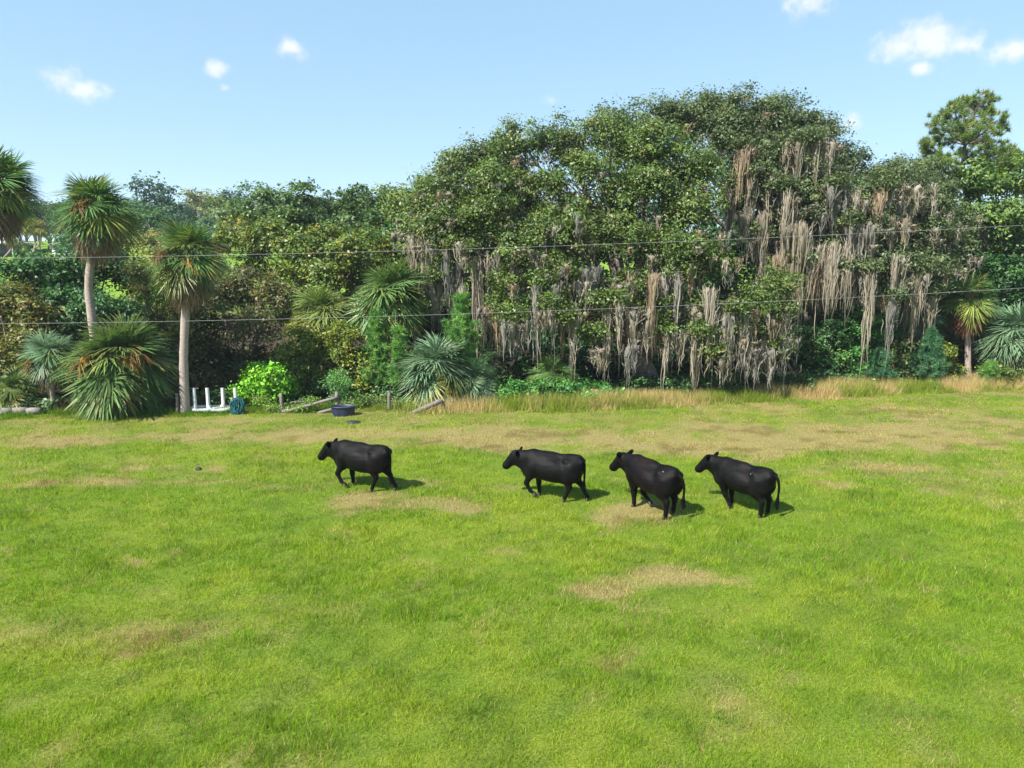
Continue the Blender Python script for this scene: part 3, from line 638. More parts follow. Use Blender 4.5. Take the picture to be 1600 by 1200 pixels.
V2_,F2_,C2_ = crown(lobs2,UNDER,rngu,leaf=.26,dens=.9,cl_leaves=18,spread=.3)
V_,F_,C_ = np.concatenate([V_,V2_]),np.concatenate([F_,F2_+len(V_)]),np.concatenate([C_,C2_])
tag(obj('undergrowth',mesh_np('undergrowth',V_,[F_],[LEAF],C_)),'low tangled undergrowth along the edge of the wood',kind='stuff')

# ------------------------------------------------------------------ palms
PGREEN=[(.085,.165,.045,3),(.125,.21,.062,3)]; PBLUE=[(.12,.205,.11,3),(.16,.25,.135,3)]; PYEL=[(.20,.235,.045,3),(.27,.26,.055,2)]
PDEAD=[(.24,.165,.10,3),(.17,.115,.07,3),(.30,.24,.18,2)]; PORNG=[(.33,.18,.035,2),(.26,.16,.05,2)]
PALS={'green':PGREEN,'blue':PBLUE,'yellow':PYEL,'dead':PDEAD,'olive':[(.17,.215,.055,2),(.13,.185,.05,2)],'gold':PORNG,'red':[(.30,.13,.08,1),(.24,.12,.08,1)]}
_fr={}
def frond_mesh(elev, palk, var, pet=.72, L=1.08):
    key=(elev,palk,var)
    if key in _fr: return _fr[key]
    rng=np.random.default_rng(hash((elev,var,len(palk)))%99991); pal=PALS[palk]; dead = palk in('dead','red')
    e=math.radians(elev); d0=np.array([math.cos(e),0,math.sin(e)])
    hub=d0*pet+np.array([0,0,-.13*pet*math.cos(e)*1.3]); e2=e-(.30 if elev>55 else .75 if elev>-20 else .4)-(.3 if dead else 0); d=np.array([math.cos(e2),0,math.sin(e2)])
    s=np.array([0,1.,0]); nrm=np.cross(d,s); nrm = nrm if nrm[2]>0 or elev<-60 else -nrm
    G=Geo(); col=pick(pal,1,rng)[0]
    q=bez(np.zeros(3),d0*pet*.55,hub,4); w=np.array([.03,.022,.018,.014])
    G.add(np.concatenate([q-s*w[:,None],q+s*w[:,None]]),[[i,i+1,i+5,i+4] for i in range(3)],col*1.25)
    nL=42; ph=np.radians(np.linspace(-128,128,nL)+rng.normal(size=nL)*2)
    for k,f in enumerate(ph):
        dir_=d*math.cos(f)+s*math.sin(f); ll=L*(.62+.38*math.cos(f*.55))*(.88+.2*rng.random())
        if dead: ll*=.8
        drp=(.10+.20*rng.random())*(1.6 if dead else 1)
        dirn=unit(dir_+nrm*(.28*abs(math.sin(f)) if not dead else -.2)+rng.normal(size=3)*(.05 if not dead else .18))
        side=unit(np.cross(dirn,nrm)); wm=.023*(.8+.4*rng.random())*(.7 if dead else 1)
        p=[hub+dirn*ll*t+np.array([0,0,-1.])*drp*ll*t*t*1.2 for t in (0,.42,.75,1)]
        ws=(.006,wm,wm*.75)
        V=[]
        for a,b in zip(p[:3],ws): V+=[a-side*b,a+side*b]
        V.append(p[3]); c=(col*.6+pick(pal,1,rng)[0]*.4)*(.8+.4*rng.random())
        base=G.n; G.add(np.array(V),[[0,1,3,2],[2,3,5,4]],c); G.F[3].append(np.array([[4,5,6]])+base)
    _fr[key]=G.mesh('frond_'+palk,[FROND]); return _fr[key]
_st={}
def stalk_mesh(palk,var):
    if (palk,var) in _st: return _st[(palk,var)]
    rng=np.random.default_rng(900+var); G=Geo()
    q=bez(np.zeros(3),np.array([.5,0,.45]),np.array([1.15,0,-.1]),8); c=np.array(PALS[palk][0][:3]); G.tube(q,np.linspace(.016,.008,8),4,c)
    for k in range(70):
        a=q[rng.integers(2,8)]; e=a+np.array([rng.uniform(0,.35),rng.normal()*.17,-.12-rng.random()*.3]); 
        m=(a+e)/2+np.array([.05,0,.08]); G.tube(np.array([a,m,e]),np.array([.011,.011,.006]),3,pick(PALS[palk],1,rng)[0]*(.7+.6*rng.random()))
    _st[(palk,var)]=G.mesh('seed_stalk',[FROND]); return _st[(palk,var)]
def palm(label, cx, cy, rpx, Y, seed, trunk=None, tw=.17, mix='green', nfr=34, skirt=14, gold=0, stalks=0, low=-35, skirtk='dead', yellow=.25, name='cabbage_palm', aspect=1.0):
    """crown centre in the picture, crown radius in pixels, trunk: pixel path from ground to crown"""
    rng=np.random.default_rng(seed); c=P(cx,cy,Y)
    bx=trunk[0][0] if trunk else cx
    b=P(bx,600,Y); b[2]=hgt(b[0],b[1])-.08
    root=thing(name,label,'palm',b)
    R=rpx*MPP(Y); sc=R/1.62
    if trunk:
        pts=[np.zeros(3)]+[P(x,y,Y)-b for x,y in trunk[1:]]+[c-b]
    else: pts=[np.zeros(3),(c-b)*.6,c-b]
    pts=np.array(pts); t=np.linspace(0,len(pts)-1,22); ps=np.stack([np.interp(t,np.arange(len(pts)),pts[:,k]) for k in range(3)],1)
    for _ in range(2): ps[1:-1]=(ps[:-2]+2*ps[1:-1]+ps[2:])/4
    G=Geo(); rad=tw*(1+.35*np.exp(-np.linspace(0,8,22)))*(1+.05*rng.normal(size=22)); G.tube(ps,rad,12)
    obj('trunk',G.mesh('palm_trunk',[PTRUNK],True,False),root)
    # old leaf bases beneath the crown
    G=Geo()
    for k in range(26):
        a=rng.random()*6.28; z=-rng.random()*.55*sc; d=np.array([math.cos(a),math.sin(a),0])
        G.tube(np.array([d*tw*.7+[0,0,z],d*(tw*1.5)+[0,0,z+.18],d*(tw*2.0+.05)+[0,0,z+.34]])+ps[-1],np.array([.04,.03,.02]),4,(.17,.12,.085))
    obj('leaf_bases',G.mesh('leaf_bases',[FROND]),root)
    ga=2.399963
    nfr = int(nfr*1.3)
    for k in range(nfr):
        f=(k+.5)/nfr; el_=80-(80-low)*f**.9+rng.normal()*8; el_=int(round(max(-60,min(75,el_))/15)*15)
        pk=mix
        if f>.6 and rng.random()<yellow*1.6: pk='yellow'
        elif f>.35 and rng.random()<yellow*.6: pk='olive'
        if mix=='green' and f<.45 and rng.random()<.3: pk='olive'
        if gold and f>.7 and rng.random()<gold: pk='gold'
        o=obj('frond',frond_mesh(el_,pk,int(rng.integers(3))),root,ps[-1]+np.array([0,0,-.12*f]))
        o.rotation_euler=(rng.normal()*.22,rng.normal()*.1,k*ga+rng.normal()*.25); q=sc*(.86+.26*rng.random()); o.scale=(q,q,q*aspect)
    for k in range(skirt):
        el_=int(rng.choice([-30,-45,-60,-75,-75])); o=obj('frond',frond_mesh(el_,skirtk,int(rng.integers(3))),root,ps[-1]+np.array([0,0,-.15-.35*rng.random()*sc]))
        o['label']='dead brown hanging frond'
        o.rotation_euler=(0,rng.normal()*.1,k*ga+rng.normal()*.3); q=sc*(.75+.42*rng.random()); o.scale=(q,q,q)
    for k in range(stalks):
        o=obj('seed_stalk',stalk_mesh('gold',k%3),root,ps[-1]); o.rotation_euler=(0,rng.normal()*.25-.1,-1.9+ (k/max(1,stalks-1))*2.6+rng.normal()*.3 if stalks>1 else -1.5); o.scale=(sc*1.1,)*3
        o['label']='orange-brown seed stalk'
    return root
palm('tall palm cut by the left edge of the picture',-6,292,66,30.5,701,[(-14,650),(-12,480)],mix='green',nfr=42,skirt=20,stalks=1,yellow=.2,gold=.10,low=-30)
palm('tallest cabbage palm with a gently curved pinkish trunk',152,326,63,31,702,[(150,650),(146,510),(138,450),(143,400)],nfr=38,skirt=40,stalks=1,yellow=.15,gold=.10,low=-25)
palm('cabbage palm with straight trunk, orange stalks and grey skirt, left of the upturned table',293,400,61,30.2,703,[(286,652),(287,560),(290,490)],tw=.18,nfr=38,skirt=38,stalks=4,yellow=.2,gold=.10,low=-25)
palm('short cabbage palm with thin grey trunk near the left edge',82,555,48,30.6,704,[(80,650),(81,600)],tw=.1,mix='blue',nfr=32,skirt=8,stalks=2,yellow=.35)
palm('large bushy palm with orange seed stalks left of the trunked palm',186,566,86,30.4,705,[(155,655),(160,620)],tw=.2,nfr=60,skirt=12,stalks=6,yellow=.1,low=-50)
palm('low palmetto at the far left edge by the concrete slab',25,612,46,30.8,706,None,tw=.1,nfr=24,skirt=4,yellow=.3,name='palmetto')
palm('yellow-green palm above the rounded shrub',503,492,56,36,707,None,mix='olive',nfr=30,skirt=6,skirtk='red',yellow=.5)
palm('large arching palm left of the moss curtain',612,462,68,35.5,708,None,mix='green',nfr=40,skirt=6,skirtk='red',yellow=.15)
palm('silvery green palmetto clump behind the grey leaning board',684,578,70,32.8,709,None,tw=.14,mix='blue',nfr=40,skirt=6,yellow=.2,name='palmetto',low=-25)
palm('smaller silvery palmetto right of the silvery palmetto clump',742,596,46,33,710,None,tw=.12,mix='blue',nfr=26,skirt=4,yellow=.15,name='palmetto',low=-25)
palm('dark palmetto in the shade left of the middle oak trunk',862,588,46,34,711,None,tw=.1,mix='green',nfr=28,skirt=2,yellow=.05,name='palmetto',low=-40)
palm('cabbage palm with reddish skirt and pale trunk near the right edge',1513,466,43,39,712,[(1512,600),(1512,530)],tw=.15,mix='green',nfr=36,skirt=26,skirtk='red',yellow=.3,low=-25)
palm('bluish palm cut by the right edge of the picture',1590,525,60,38.2,713,None,mix='blue',nfr=40,skirt=8,skirtk='red',yellow=.1,low=-40)
palm('pale palm behind the moss left of the longest strand',1282,505,36,39,714,None,mix='blue',nfr=26,skirt=6,skirtk='red',yellow=.1)
palm('pale palm behind the moss right of the longest strand',1440,500,38,39,715,None,mix='blue',nfr=26,skirt=6,skirtk='dead',yellow=.2)
palm('green palm showing through the moss above the bright leafy shrub',1335,478,32,39.5,716,None,mix='blue',nfr=22,skirt=3,yellow=.1)
palm('low palmetto at the foot of the moss between the pine saplings',1385,545,30,38.2,717,None,tw=.1,mix='green',nfr=22,skirt=2,yellow=.1,name='palmetto')
# small palms on the far lawn
palm('far leaning palm of the group on the distant lawn',50,352,15,100,721,[(61,403),(57,385)],tw=.12,mix='yellow',nfr=18,skirt=6,yellow=1)
palm('far upright palm of the group on the distant lawn',65,356,14,100,722,[(63,403),(64,380)],tw=.12,mix='yellow',nfr=18,skirt=6,yellow=1)
palm('far short palm in front of the white-roofed shed',18,375,12,95,723,[(18,400),(18,390)],tw=.1,mix='olive',nfr=16,skirt=4,yellow=.8)
palm('far stubby palm right of the white-roofed shed',36,384,12,95,724,[(36,402),(36,395)],tw=.1,mix='olive',nfr=16,skirt=6,yellow=.8)

# ------------------------------------------------------------------ wooded hill
FPAL=[('dark green',[(.04,.075,.03,3),(.055,.095,.035,3)]),('mid green',[(.065,.11,.035,3),(.085,.135,.04,3)]),('yellow-green',[(.15,.17,.04,3),(.19,.19,.05,2),(.11,.14,.04,2)]),
      ('grey mossy',[(.11,.115,.085,3),(.085,.10,.065,3),(.18,.165,.14,1)]),('russet',[(.16,.14,.06,2),(.12,.12,.05,3),(.20,.16,.08,1)]),('bluish green',[(.035,.07,.045,3),(.05,.09,.05,2)])]
fv=[]
for k in range(12):
    rng=np.random.default_rng(800+k); pal=FPAL[k%6][1]
    FOL=1.55
    lob=[(np.array([rng.uniform(-3.2,3.2),rng.uniform(-3.2,3.2),rng.uniform(4.6,8.6)]),np.array([1.9,1.9,1.5])*rng.uniform(.7,1.25)) for _ in range(9)]
    V_,F_,C_=crown(lob,pal,rng,leaf=.52,dens=.9,cl_leaves=18,spread=.5,asp=.6)
    G=Geo(); branches(G,np.zeros(3),np.array([0,0,3.6]),lob,.22,rng,twigs=2,rmin=.06)
    fv.append((mesh_np('hill_tree_crown',V_,[F_],[FARLEAF],C_),G.mesh('hill_tree_trunk',[TWIG],True,False)))
rng=np.random.default_rng(88); cnt=0
def hill_tree(x,y,s,k):
    lb='%s tree in the wood on the far hill'%FPAL[k%6][0]
    t=thing('hill_tree',lb,'tree',(x,y,float(hgt(np.array(x),np.array(y)))-.3),'%s trees on the far hill'%FPAL[k%6][0],rng.random()*6.28)
    t.scale=(s,s,s*rng.uniform(.85,1.1)); obj('crown',fv[k][0],t); obj('trunk',fv[k][1],t)
for y in (66,76,88,102,118,136,154,172,190,206):
    x=-.86*y+rng.uniform(0,6)
    while x < .06*y:
        xx_,yy_=x+rng.normal()*1.5,y+rng.normal()*4
        px_=800+F_PX*xx_/(yy_*C_T); s=rng.uniform(.85,1.35)*np.interp(y,[60,120,200],[.6,.85,.95])
        lawnview = px_<130 and yy_<112
        if not lawnview and not (px_ < 260 and yy_ < 84) and not (px_ > 330 and yy_ < 95):
            hill_tree(xx_,yy_,s,int(rng.choice(12, p=np.array([3,3,2,2,.8,2.2]*2)/26))); cnt+=1
        x+=rng.uniform(6.5,10)*np.interp(y,[60,200],[.75,1.1])
for (px,py,Y_,s,k) in [(10,425,58,.5,1),(45,425,60,.45,7),(80,420,62,.5,1),(110,418,62,.5,7),(200,395,70,.7,2),(225,400,66,.7,8),(190,370,95,.7,8),(105,360,116,.9,0),(78,360,120,.9,5),(40,360,122,.95,0),(8,360,122,.95,5),(130,360,112,.8,6),(-20,360,122,.9,1)]:
    p=P(px,py,Y_); hill_tree(p[0],Y_,s,k)

# far buildings on the lawn
def slab(G,x0,x1,y0,y1,z0,z1,c=(1,1,1)): G.box(((x0+x1)/2,(y0+y1)/2,(z0+z1)/2),(x1-x0,y1-y0,z1-z0),c=c)
ROOFW=plain_mat('white_sheet_metal',(.62,.64,.68),(.72,.74,.76),2,.5); SHADEIN=plain_mat('shed_inner_shade',(.035,.04,.07),(.05,.055,.085),2,.8); ROOFG=plain_mat('grey_shingle',(.22,.20,.21),(.30,.28,.28),5,.9,.3); WALLW=plain_mat('white_siding',(.62,.62,.64),(.70,.70,.70),3,.7); GLASSD=plain_mat('dark_glass',(.03,.035,.045),(.05,.055,.06),2,.15,spec=.6)
b=P(5,402,104); b[2]=hgt(b[0],b[1]); sh=thing('shed','white-roofed dark shed on the distant lawn at the left edge','shed',b)
G=Geo(); slab(G,-6,2,0,4,0,1.9); obj('wall',G.mesh('shed_interior',[SHADEIN],col=False),sh)  # solid box whose dark colour paints the shade inside the open shed
G=Geo(); slab(G,-6.4,2.4,-.6,4.5,1.9,2.05); G.box((-2,1.95,2.2),(8.4,4.6,.3),taper=.8); obj('roof',G.mesh('shed_roof',[ROOFW],col=False),sh)
for x in (-5.9,-2,1.9):
    G=Geo(); slab(G,x-.07,x+.07,-.5,-.36,-.2,1.9); obj('post',G.mesh('shed_post',[ROOFW],col=False),sh)
b=P(98,398,104); b[2]=hgt(b[0],b[1]); hs_=thing('house','small white house with grey roof beyond the dark tree','house',b)
G=Geo(); slab(G,-1.5,4,0,5,-.2,1.75); obj('wall',G.mesh('house_wall',[WALLW],col=False),hs_)
G=Geo(); G.add(np.array([[-2,-.5,1.75],[4.5,-.5,1.75],[4.5,5.5,1.75],[-2,5.5,1.75],[.2,2.5,2.9],[2.4,2.5,2.9]]),[[0,1,5,4],[2,3,4,5]]); G.F[3].append(np.array([[1,2,5],[3,0,4]])); obj('roof',G.mesh('house_roof',[ROOFG],col=False),hs_)
for x in (-.6,1.6):
    G=Geo(); slab(G,x-.4,x+.4,-.04,.02,.5,1.3); obj('window',G.mesh('house_window',[GLASSD],col=False),hs_)

# ------------------------------------------------------------------ power lines
def wire(label,pts,Y0,Y1,r):
    A=P(pts[0][0],pts[0][1],Y0); B=P(pts[1][0],pts[1][1],Y1); M=P(pts[2][0],pts[2][1],(Y0+Y1)/2)
    d=B-A; sag=((A+B)/2-M)[2]
    t=np.linspace(-.35,1.35,70); Q=A+d*t[:,None]; Q[:,2]-=4*sag*t*(1-t)
    G=Geo(); G.tube(Q,r,6); o=obj('power_line',G.mesh('power_line',[WIREM],True,False)); tag(o,label,'cable','overhead cables')
wire('upper overhead cable crossing in front of the trees',((0,404),(1600,352),(800,387)),25.5,25.5,.0065)
wire('lower overhead cable crossing in front of the trees',((0,506),(1600,450),(800,488)),25.2,25.2,.0065)

# ------------------------------------------------------------------ old fence, table, tub and bits at the field edge
def plank(name,a,b,w,t,parent,o,m=WOOD,seed=0):
    rng=np.random.default_rng(seed); a=np.asarray(a)-o; b=np.asarray(b)-o; d=b-a; L=np.linalg.norm(d); x=d/L; z=np.array([0,0,1.]); y=unit(np.cross(z,x)); z=np.cross(x,y)
    G=Geo(); n=7; V=[]
    for k in range(n):
        f=k/(n-1); e=1 if 0<k<n-1 else .9
        for (u,v) in ((-1,-1),(1,-1),(1,1),(-1,1)): V.append([L*f, u*t/2*e+rng.normal()*.003, v*w/2*e+rng.normal()*.006])
    F=[[k*4+j,k*4+(j+1)%4,k*4+4+(j+1)%4,k*4+4+j] for k in range(n-1) for j in range(4)]+[[3,2,1,0],[n*4-4,n*4-3,n*4-2,n*4-1]]
    G.add(np.array(V),F); ob=obj(name,G.mesh(name,[m],False,False),parent)
    ob.matrix_local=Matrix(((x[0],y[0],z[0],a[0]),(x[1],y[1],z[1],a[1]),(x[2],y[2],z[2],a[2]),(0,0,0,1)))
    return ob
def post(name,bx,by,tx,ty,Y,w,parent,o,seed,m=WOODP):
    a=P(bx,by,Y); a[2]-=.25; b=P(tx,ty,Y)
    return plank(name,a,b,w,w,parent,o,m,seed)
YF=30.3
o=P(470,650,YF); o[2]=hgt(o[0],o[1]); fn=thing('fence','weathered broken rail fence behind the blue tub','fence',o)
post('post',443,656,439,614,YF,.12,fn,o,1); post('post',528,650,526,612,YF,.13,fn,o,2)
plank('rail',P(385,652,YF),P(462,640,YF-.12),.16,.05,fn,o,seed=3); plank('rail',P(448,643,YF-.12),P(527,621,YF-.12),.15,.05,fn,o,seed=4); plank('rail',P(496,646,YF-.13),P(527,637,YF-.13),.14,.05,fn,o,seed=5)
o=P(608,652,30.9); o[2]=hgt(o[0],o[1]); ps_=thing('fence_post','lone weathered fence post right of the blue tub','post',o); post('post',608,652,608,612,30.9,.13,ps_,o,6)
G=Geo(); G.box((0,0,P(608,612,30.9)[2]-o[2]+.012),(.15,.15,.03),taper=.7); obj('cap',G.mesh('post_cap',[WOOD],col=False),ps_)
o=P(278,655,30.0); o[2]=hgt(o[0],o[1]); ps_=thing('fence_post','dark fence post just left of the straight palm trunk','post',o); post('post',278,656,277,615,30.0,.10,ps_,o,7,BARK)
G=Geo(); 
for z in (.5,.9): G.tube(np.array([[-.07,-.06,z],[.07,-.06,z+.01],[.07,.06,z],[-.07,.06,z+.01],[-.07,-.06,z]]),.008,4)
obj('wire_tie',G.mesh('wire_tie',[WIREM],col=False),ps_)
o=P(668,650,30.25); o[2]=hgt(o[0],o[1]); bd=thing('leaning_board','grey board leaning on a stub beneath the silvery palmetto','board',o)
plank('board',P(641,648,30.15),P(692,625,30.3),.22,.05,bd,o,seed=8); post('stub',692,650,693,627,30.42,.14,bd,o,9)
# concrete slab
o=P(35,655,29.9); o[2]=hgt(o[0],o[1]); sl=Geo(); 
for k,(x,dz) in enumerate(((-.62,.0),(0,.015),(.6,-.01))): sl.box((x,0,.16+dz),(.58,.32,.3),taper=.96)
tag(obj('concrete_blocks',sl.mesh('concrete_blocks',[STONE],col=False),loc=o),'low row of grey concrete blocks at the far left edge','blocks')
# upturned plastic table
Yt=30.6; o=P(332,646,Yt); o[2]=hgt(o[0],o[1]); tb=thing('upturned_table','white plastic table lying upside down with its legs in the air','table',o)
zt=P(332,639,Yt)[2]-o[2]
G=Geo(); m_=MPP(Yt)
n=28; th=np.linspace(0,2*math.pi,n,endpoint=False); sq=lambda t,p:np.sign(t)*abs(t)**p
ox=np.array([sq(math.cos(t),.5) for t in th])*34*m_; oy=np.array([sq(math.sin(t),.5) for t in th])*.45
for (z0,z1,s0,s1) in ((zt-.02,zt+.04,.98,1.0),(zt+.04,zt+.10,1.0,.985)):
    V=np.concatenate([np.stack([ox*s0,oy*s0,np.full(n,z0)],1),np.stack([ox*s1,oy*s1,np.full(n,z1)],1)]); G.add(V,[[k,(k+1)%n,n+(k+1)%n,n+k] for k in range(n)])
V=np.concatenate([np.stack([ox*.975,oy*.975,np.full(n,zt+.05)],1),[[0,0,zt+.05]]]); G.add(V,[[k,(k+1)%n,n] for k in range(n)])
V=np.concatenate([np.stack([ox*.985,oy*.985,np.full(n,zt+.10)],1),np.stack([ox*.975,oy*.975,np.full(n,zt+.05)],1)]); G.add(V,[[k,(k+1)%n,n+(k+1)%n,n+k] for k in range(n)])
obj('tabletop',G.mesh('tabletop',[PLASTW],False,False),tb)
for (lx,dy,s) in ((310.5,-.3,-1),(332,-.34,1),(346,.3,-1),(366,.28,1)):
    x=(lx-332)*m_*(1+dy/Yt); top=P(lx,606,Yt+dy)[2]-o[2]; G=Geo()
    z=np.array([zt+.05,zt+.08,zt+.14,zt+.24,top-.01,top]); wd=np.array([.12,.10,.08,.066,.062,.055]); off=np.array([.07,.05,.02,0,0,0])*s*(1 if lx!=332 else 1)
    for k in range(5):
        V=[]
        for q in (k,k+1):
            for (u,v) in ((-1,-1),(1,-1),(1,1),(-1,1)): V.append([x+off[q]+u*wd[q],dy+v*wd[q]*.7,z[q]])
        G.add(np.array(V)*np.array([1,1,1]),[[j,(j+1)%4,4+(j+1)%4,4+j] for j in range(4)]+([[7,6,5,4]] if k==4 else []))
    obj('leg',G.mesh('table_leg',[PLASTW],False,False),tb)
# coil of teal hose hung on a short post
o=P(364,656,30.1); o[2]=hgt(o[0],o[1]); hp=thing('hose_post','short grey post carrying a hose coil beside the upturned table','post',o)
post('post',363,656,363,622,30.1,.11,hp,o,12); G=Geo(); G.tube(np.array([[0,-.05,.88],[0,-.14,.88],[0,-.18,.95]]),.015,5); obj('hook',G.mesh('hook',[WIREM],True,False),hp)
o2=P(371,637,29.95); rg=np.random.default_rng(12); G=Geo()
for k in range(30):
    a=np.linspace(0,2*math.pi,26)+rg.random()*6; rx,rz=.29*rg.uniform(.2,1.05),.46*rg.uniform(.45,1.05)
    Q=np.stack([np.cos(a)*rx+rg.normal()*.03,rg.normal()*.05+.03*np.sin(3*a+rg.random()*6),np.sin(a)*rz+rg.normal()*.03+(.42-rz)],1); G.tube(Q,.02,5)
tag(obj('hose_coil',G.mesh('hose_coil',[HOSE],True,False),loc=o2),'tangled coil of dark teal hose hanging beside the upturned table','hose')
# blue tub
o=P(537,658,29.7); o[2]=hgt(o[0],o[1]); tu=thing('feed_tub','dark blue plastic tub at the foot of the broken fence','tub',o); tu.scale=(.92,.92,.92)
n=36; th=np.linspace(0,2*math.pi,n,endpoint=False); prof=[(.49,.0),(.53,.14),(.56,.30),(.575,.42),(.605,.43),(.605,.475),(.57,.475),(.55,.40),(.5,.1),(.0,.08)]
G=Geo(); V=[]
for (r,z) in prof:
    rib=1+.012*np.sign(np.sin(th*9))*(1 if .05<z<.4 else 0); V.append(np.stack([np.cos(th)*r*rib,np.sin(th)*r*.72*rib,np.full(n,z)],1))
V=np.concatenate(V); G.add(V,[[k*n+j,k*n+(j+1)%n,k*n+n+(j+1)%n,k*n+n+j] for k in range(len(prof)-1) for j in range(n)]); obj('tub_body',G.mesh('tub_body',[PLASTB],True,False),tu)
for s in (-1,1):
    G=Geo(); G.tube(np.array([[s*.59,-.12,.385],[s*.635,-.10,.375],[s*.64,0,.37],[s*.635,.10,.375],[s*.59,.12,.385]]),.014,6); obj('handle',G.mesh('tub_handle',[PLASTB],True,False),tu)
def flat_lump(name,label,cat,px,py,w,d,h,seed):
    rg=np.random.default_rng(seed); o=GP(px,py); n=14; th=np.linspace(0,2*math.pi,n,endpoint=False); r=1+.15*rg.normal(size=n); G=Geo(); V=[]
    for (s,z) in ((1,-.02),(.95,h*.6),(.6,h),(.0,h)): V.append(np.stack([np.cos(th)*w*s*r,np.sin(th)*d*s*r,np.full(n,z)+rg.normal(size=n)*h*.08],1))
    G.add(np.concatenate(V),[[k*n+j,k*n+(j+1)%n,k*n+n+(j+1)%n,k*n+n+j] for k in range(3) for j in range(n)]); tag(obj(name,G.mesh(name,[DARKP],True,False),loc=o),label,cat)
flat_lump('rubber_mat','flat black scrap lying in front of the blue tub','scrap',552,661,.28,.18,.1,1)
flat_lump('dung_pat','small black dung pat on the open grass left of the cows','dung',311,734,.10,.09,.08,2)

# ------------------------------------------------------------------ cows
def surface_nets(f,org,h):
    nx,ny,nz=f.shape; ins=f<0
    corners=[(a,b,c) for a in(0,1) for b in(0,1) for c in(0,1)]
    sl=lambda A,a,b,c:A[a:nx-1+a,b:ny-1+b,c:nz-1+c]
    cnt=sum(sl(ins,*q).astype(np.int8) for q in corners); act=(cnt>0)&(cnt<8)
    I=np.argwhere(act); idx=-np.ones(act.shape,np.int64); idx[act]=np.arange(len(I))
    acc=np.zeros((len(I),3)); num=np.zeros(len(I))
    for a in corners:
        for ax in range(3):
            if a[ax]: continue
            b=list(a); b[ax]=1
            fa=f[I[:,0]+a[0],I[:,1]+a[1],I[:,2]+a[2]]; fb=f[I[:,0]+b[0],I[:,1]+b[1],I[:,2]+b[2]]
            m=(fa<0)!=(fb<0); t=np.where(m,fa/np.where(m,fa-fb,1),0)
            p=np.array(a,float)[None]+np.eye(3)[ax][None]*t[:,None]; acc+=p*m[:,None]; num+=m
    V=org+(I+acc/num[:,None])*h
    Fs=[]
    for ax in range(3):
        s=[slice(1,-1)]*3; s2=[slice(1,-1)]*3; s[ax]=slice(0,-1); s2[ax]=slice(1,None)
        A=ins[tuple(s)]; B=ins[tuple(s2)]; E=np.argwhere(A!=B); sg=A[A!=B]
        off=np.array([1,1,1]); off[ax]=0; E=E+off
        u,v=[(1,2),(2,0),(0,1)][ax]; eu=np.eye(3,dtype=int)[u]; ev=np.eye(3,dtype=int)[v]
        q=[E-eu-ev,E-ev,E,E-eu]; Q=np.stack([idx[c[:,0],c[:,1],c[:,2]] for c in q],1); Q[~sg]=Q[~sg][:,::-1]; Fs.append(Q)
    return V,np.concatenate(Fs)
def smin(a,b,k):
    h=np.clip(.5+.5*(b-a)/k,0,1); return b*(1-h)+a*h-k*h*(1-h)
HIDE=mat('black_hide'); 
def build_hide(name,spots,tint):
    m=mat(name); n=m.node_tree.nodes; l=m.node_tree.links
    o=N(n,'ShaderNodeOutputMaterial'); p=N(n,'ShaderNodeBsdfPrincipled'); p.inputs['Roughness'].default_value=.5; p.inputs['Specular IOR Level'].default_value=.10
    t=N(n,'ShaderNodeTexCoord'); nz=N(n,'ShaderNodeTexNoise'); nz.inputs['Scale'].default_value=4; nz.inputs['Detail'].default_value=5; l.new(t.outputs['Object'],nz.inputs['Vector'])
    r=N(n,'ShaderNodeValToRGB'); r.color_ramp.elements[0].position=.35; r.color_ramp.elements[1].position=.72; r.color_ramp.elements[0].color=(.0025,.0024,.0026,1); r.color_ramp.elements[1].color=(*tint,1); l.new(nz.outputs['Fac'],r.inputs[0])
    src=r.outputs[0]
    nf=N(n,'ShaderNodeTexNoise'); nf.inputs['Scale'].default_value=22; l.new(t.outputs['Object'],nf.inputs['Vector'])
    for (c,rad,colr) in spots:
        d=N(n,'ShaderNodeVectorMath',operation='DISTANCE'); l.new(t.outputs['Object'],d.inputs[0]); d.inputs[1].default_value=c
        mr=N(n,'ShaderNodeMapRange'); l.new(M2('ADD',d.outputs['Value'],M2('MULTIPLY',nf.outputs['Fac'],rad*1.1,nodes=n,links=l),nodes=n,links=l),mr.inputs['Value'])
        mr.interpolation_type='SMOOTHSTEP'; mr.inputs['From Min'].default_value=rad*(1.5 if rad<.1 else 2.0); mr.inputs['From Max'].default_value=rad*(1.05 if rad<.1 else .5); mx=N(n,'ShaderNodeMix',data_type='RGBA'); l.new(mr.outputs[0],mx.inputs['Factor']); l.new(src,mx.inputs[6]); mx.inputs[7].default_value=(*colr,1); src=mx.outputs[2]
    l.new(src,p.inputs['Base Color'])
    hr=N(n,'ShaderNodeTexNoise'); hr.inputs['Scale'].default_value=18; hr.inputs['Detail'].default_value=8; hr.inputs['Roughness'].default_value=.7; mp=N(n,'ShaderNodeMapping'); mp.inputs['Scale'].default_value=(.4,1,1); l.new(t.outputs['Object'],mp.inputs['Vector']); l.new(mp.outputs[0],hr.inputs['Vector'])
    b=N(n,'ShaderNodeBump'); b.inputs['Strength'].default_value=.55; b.inputs['Distance'].default_value=.035; l.new(hr.outputs['Fac'],b.inputs['Height']); l.new(b.outputs[0],p.inputs['Normal'])
    l.new(p.outputs[0],o.inputs['Surface']); return m
HOOFM=plain_mat('dark_hoof',(.03,.026,.024),(.06,.05,.045),8,.6); EYEM=plain_mat('eye',(.006,.005,.005),None,4,.08,spec=.7); NOSEM=plain_mat('nose_leather',(.012,.011,.012),(.025,.022,.022),20,.35,.2)
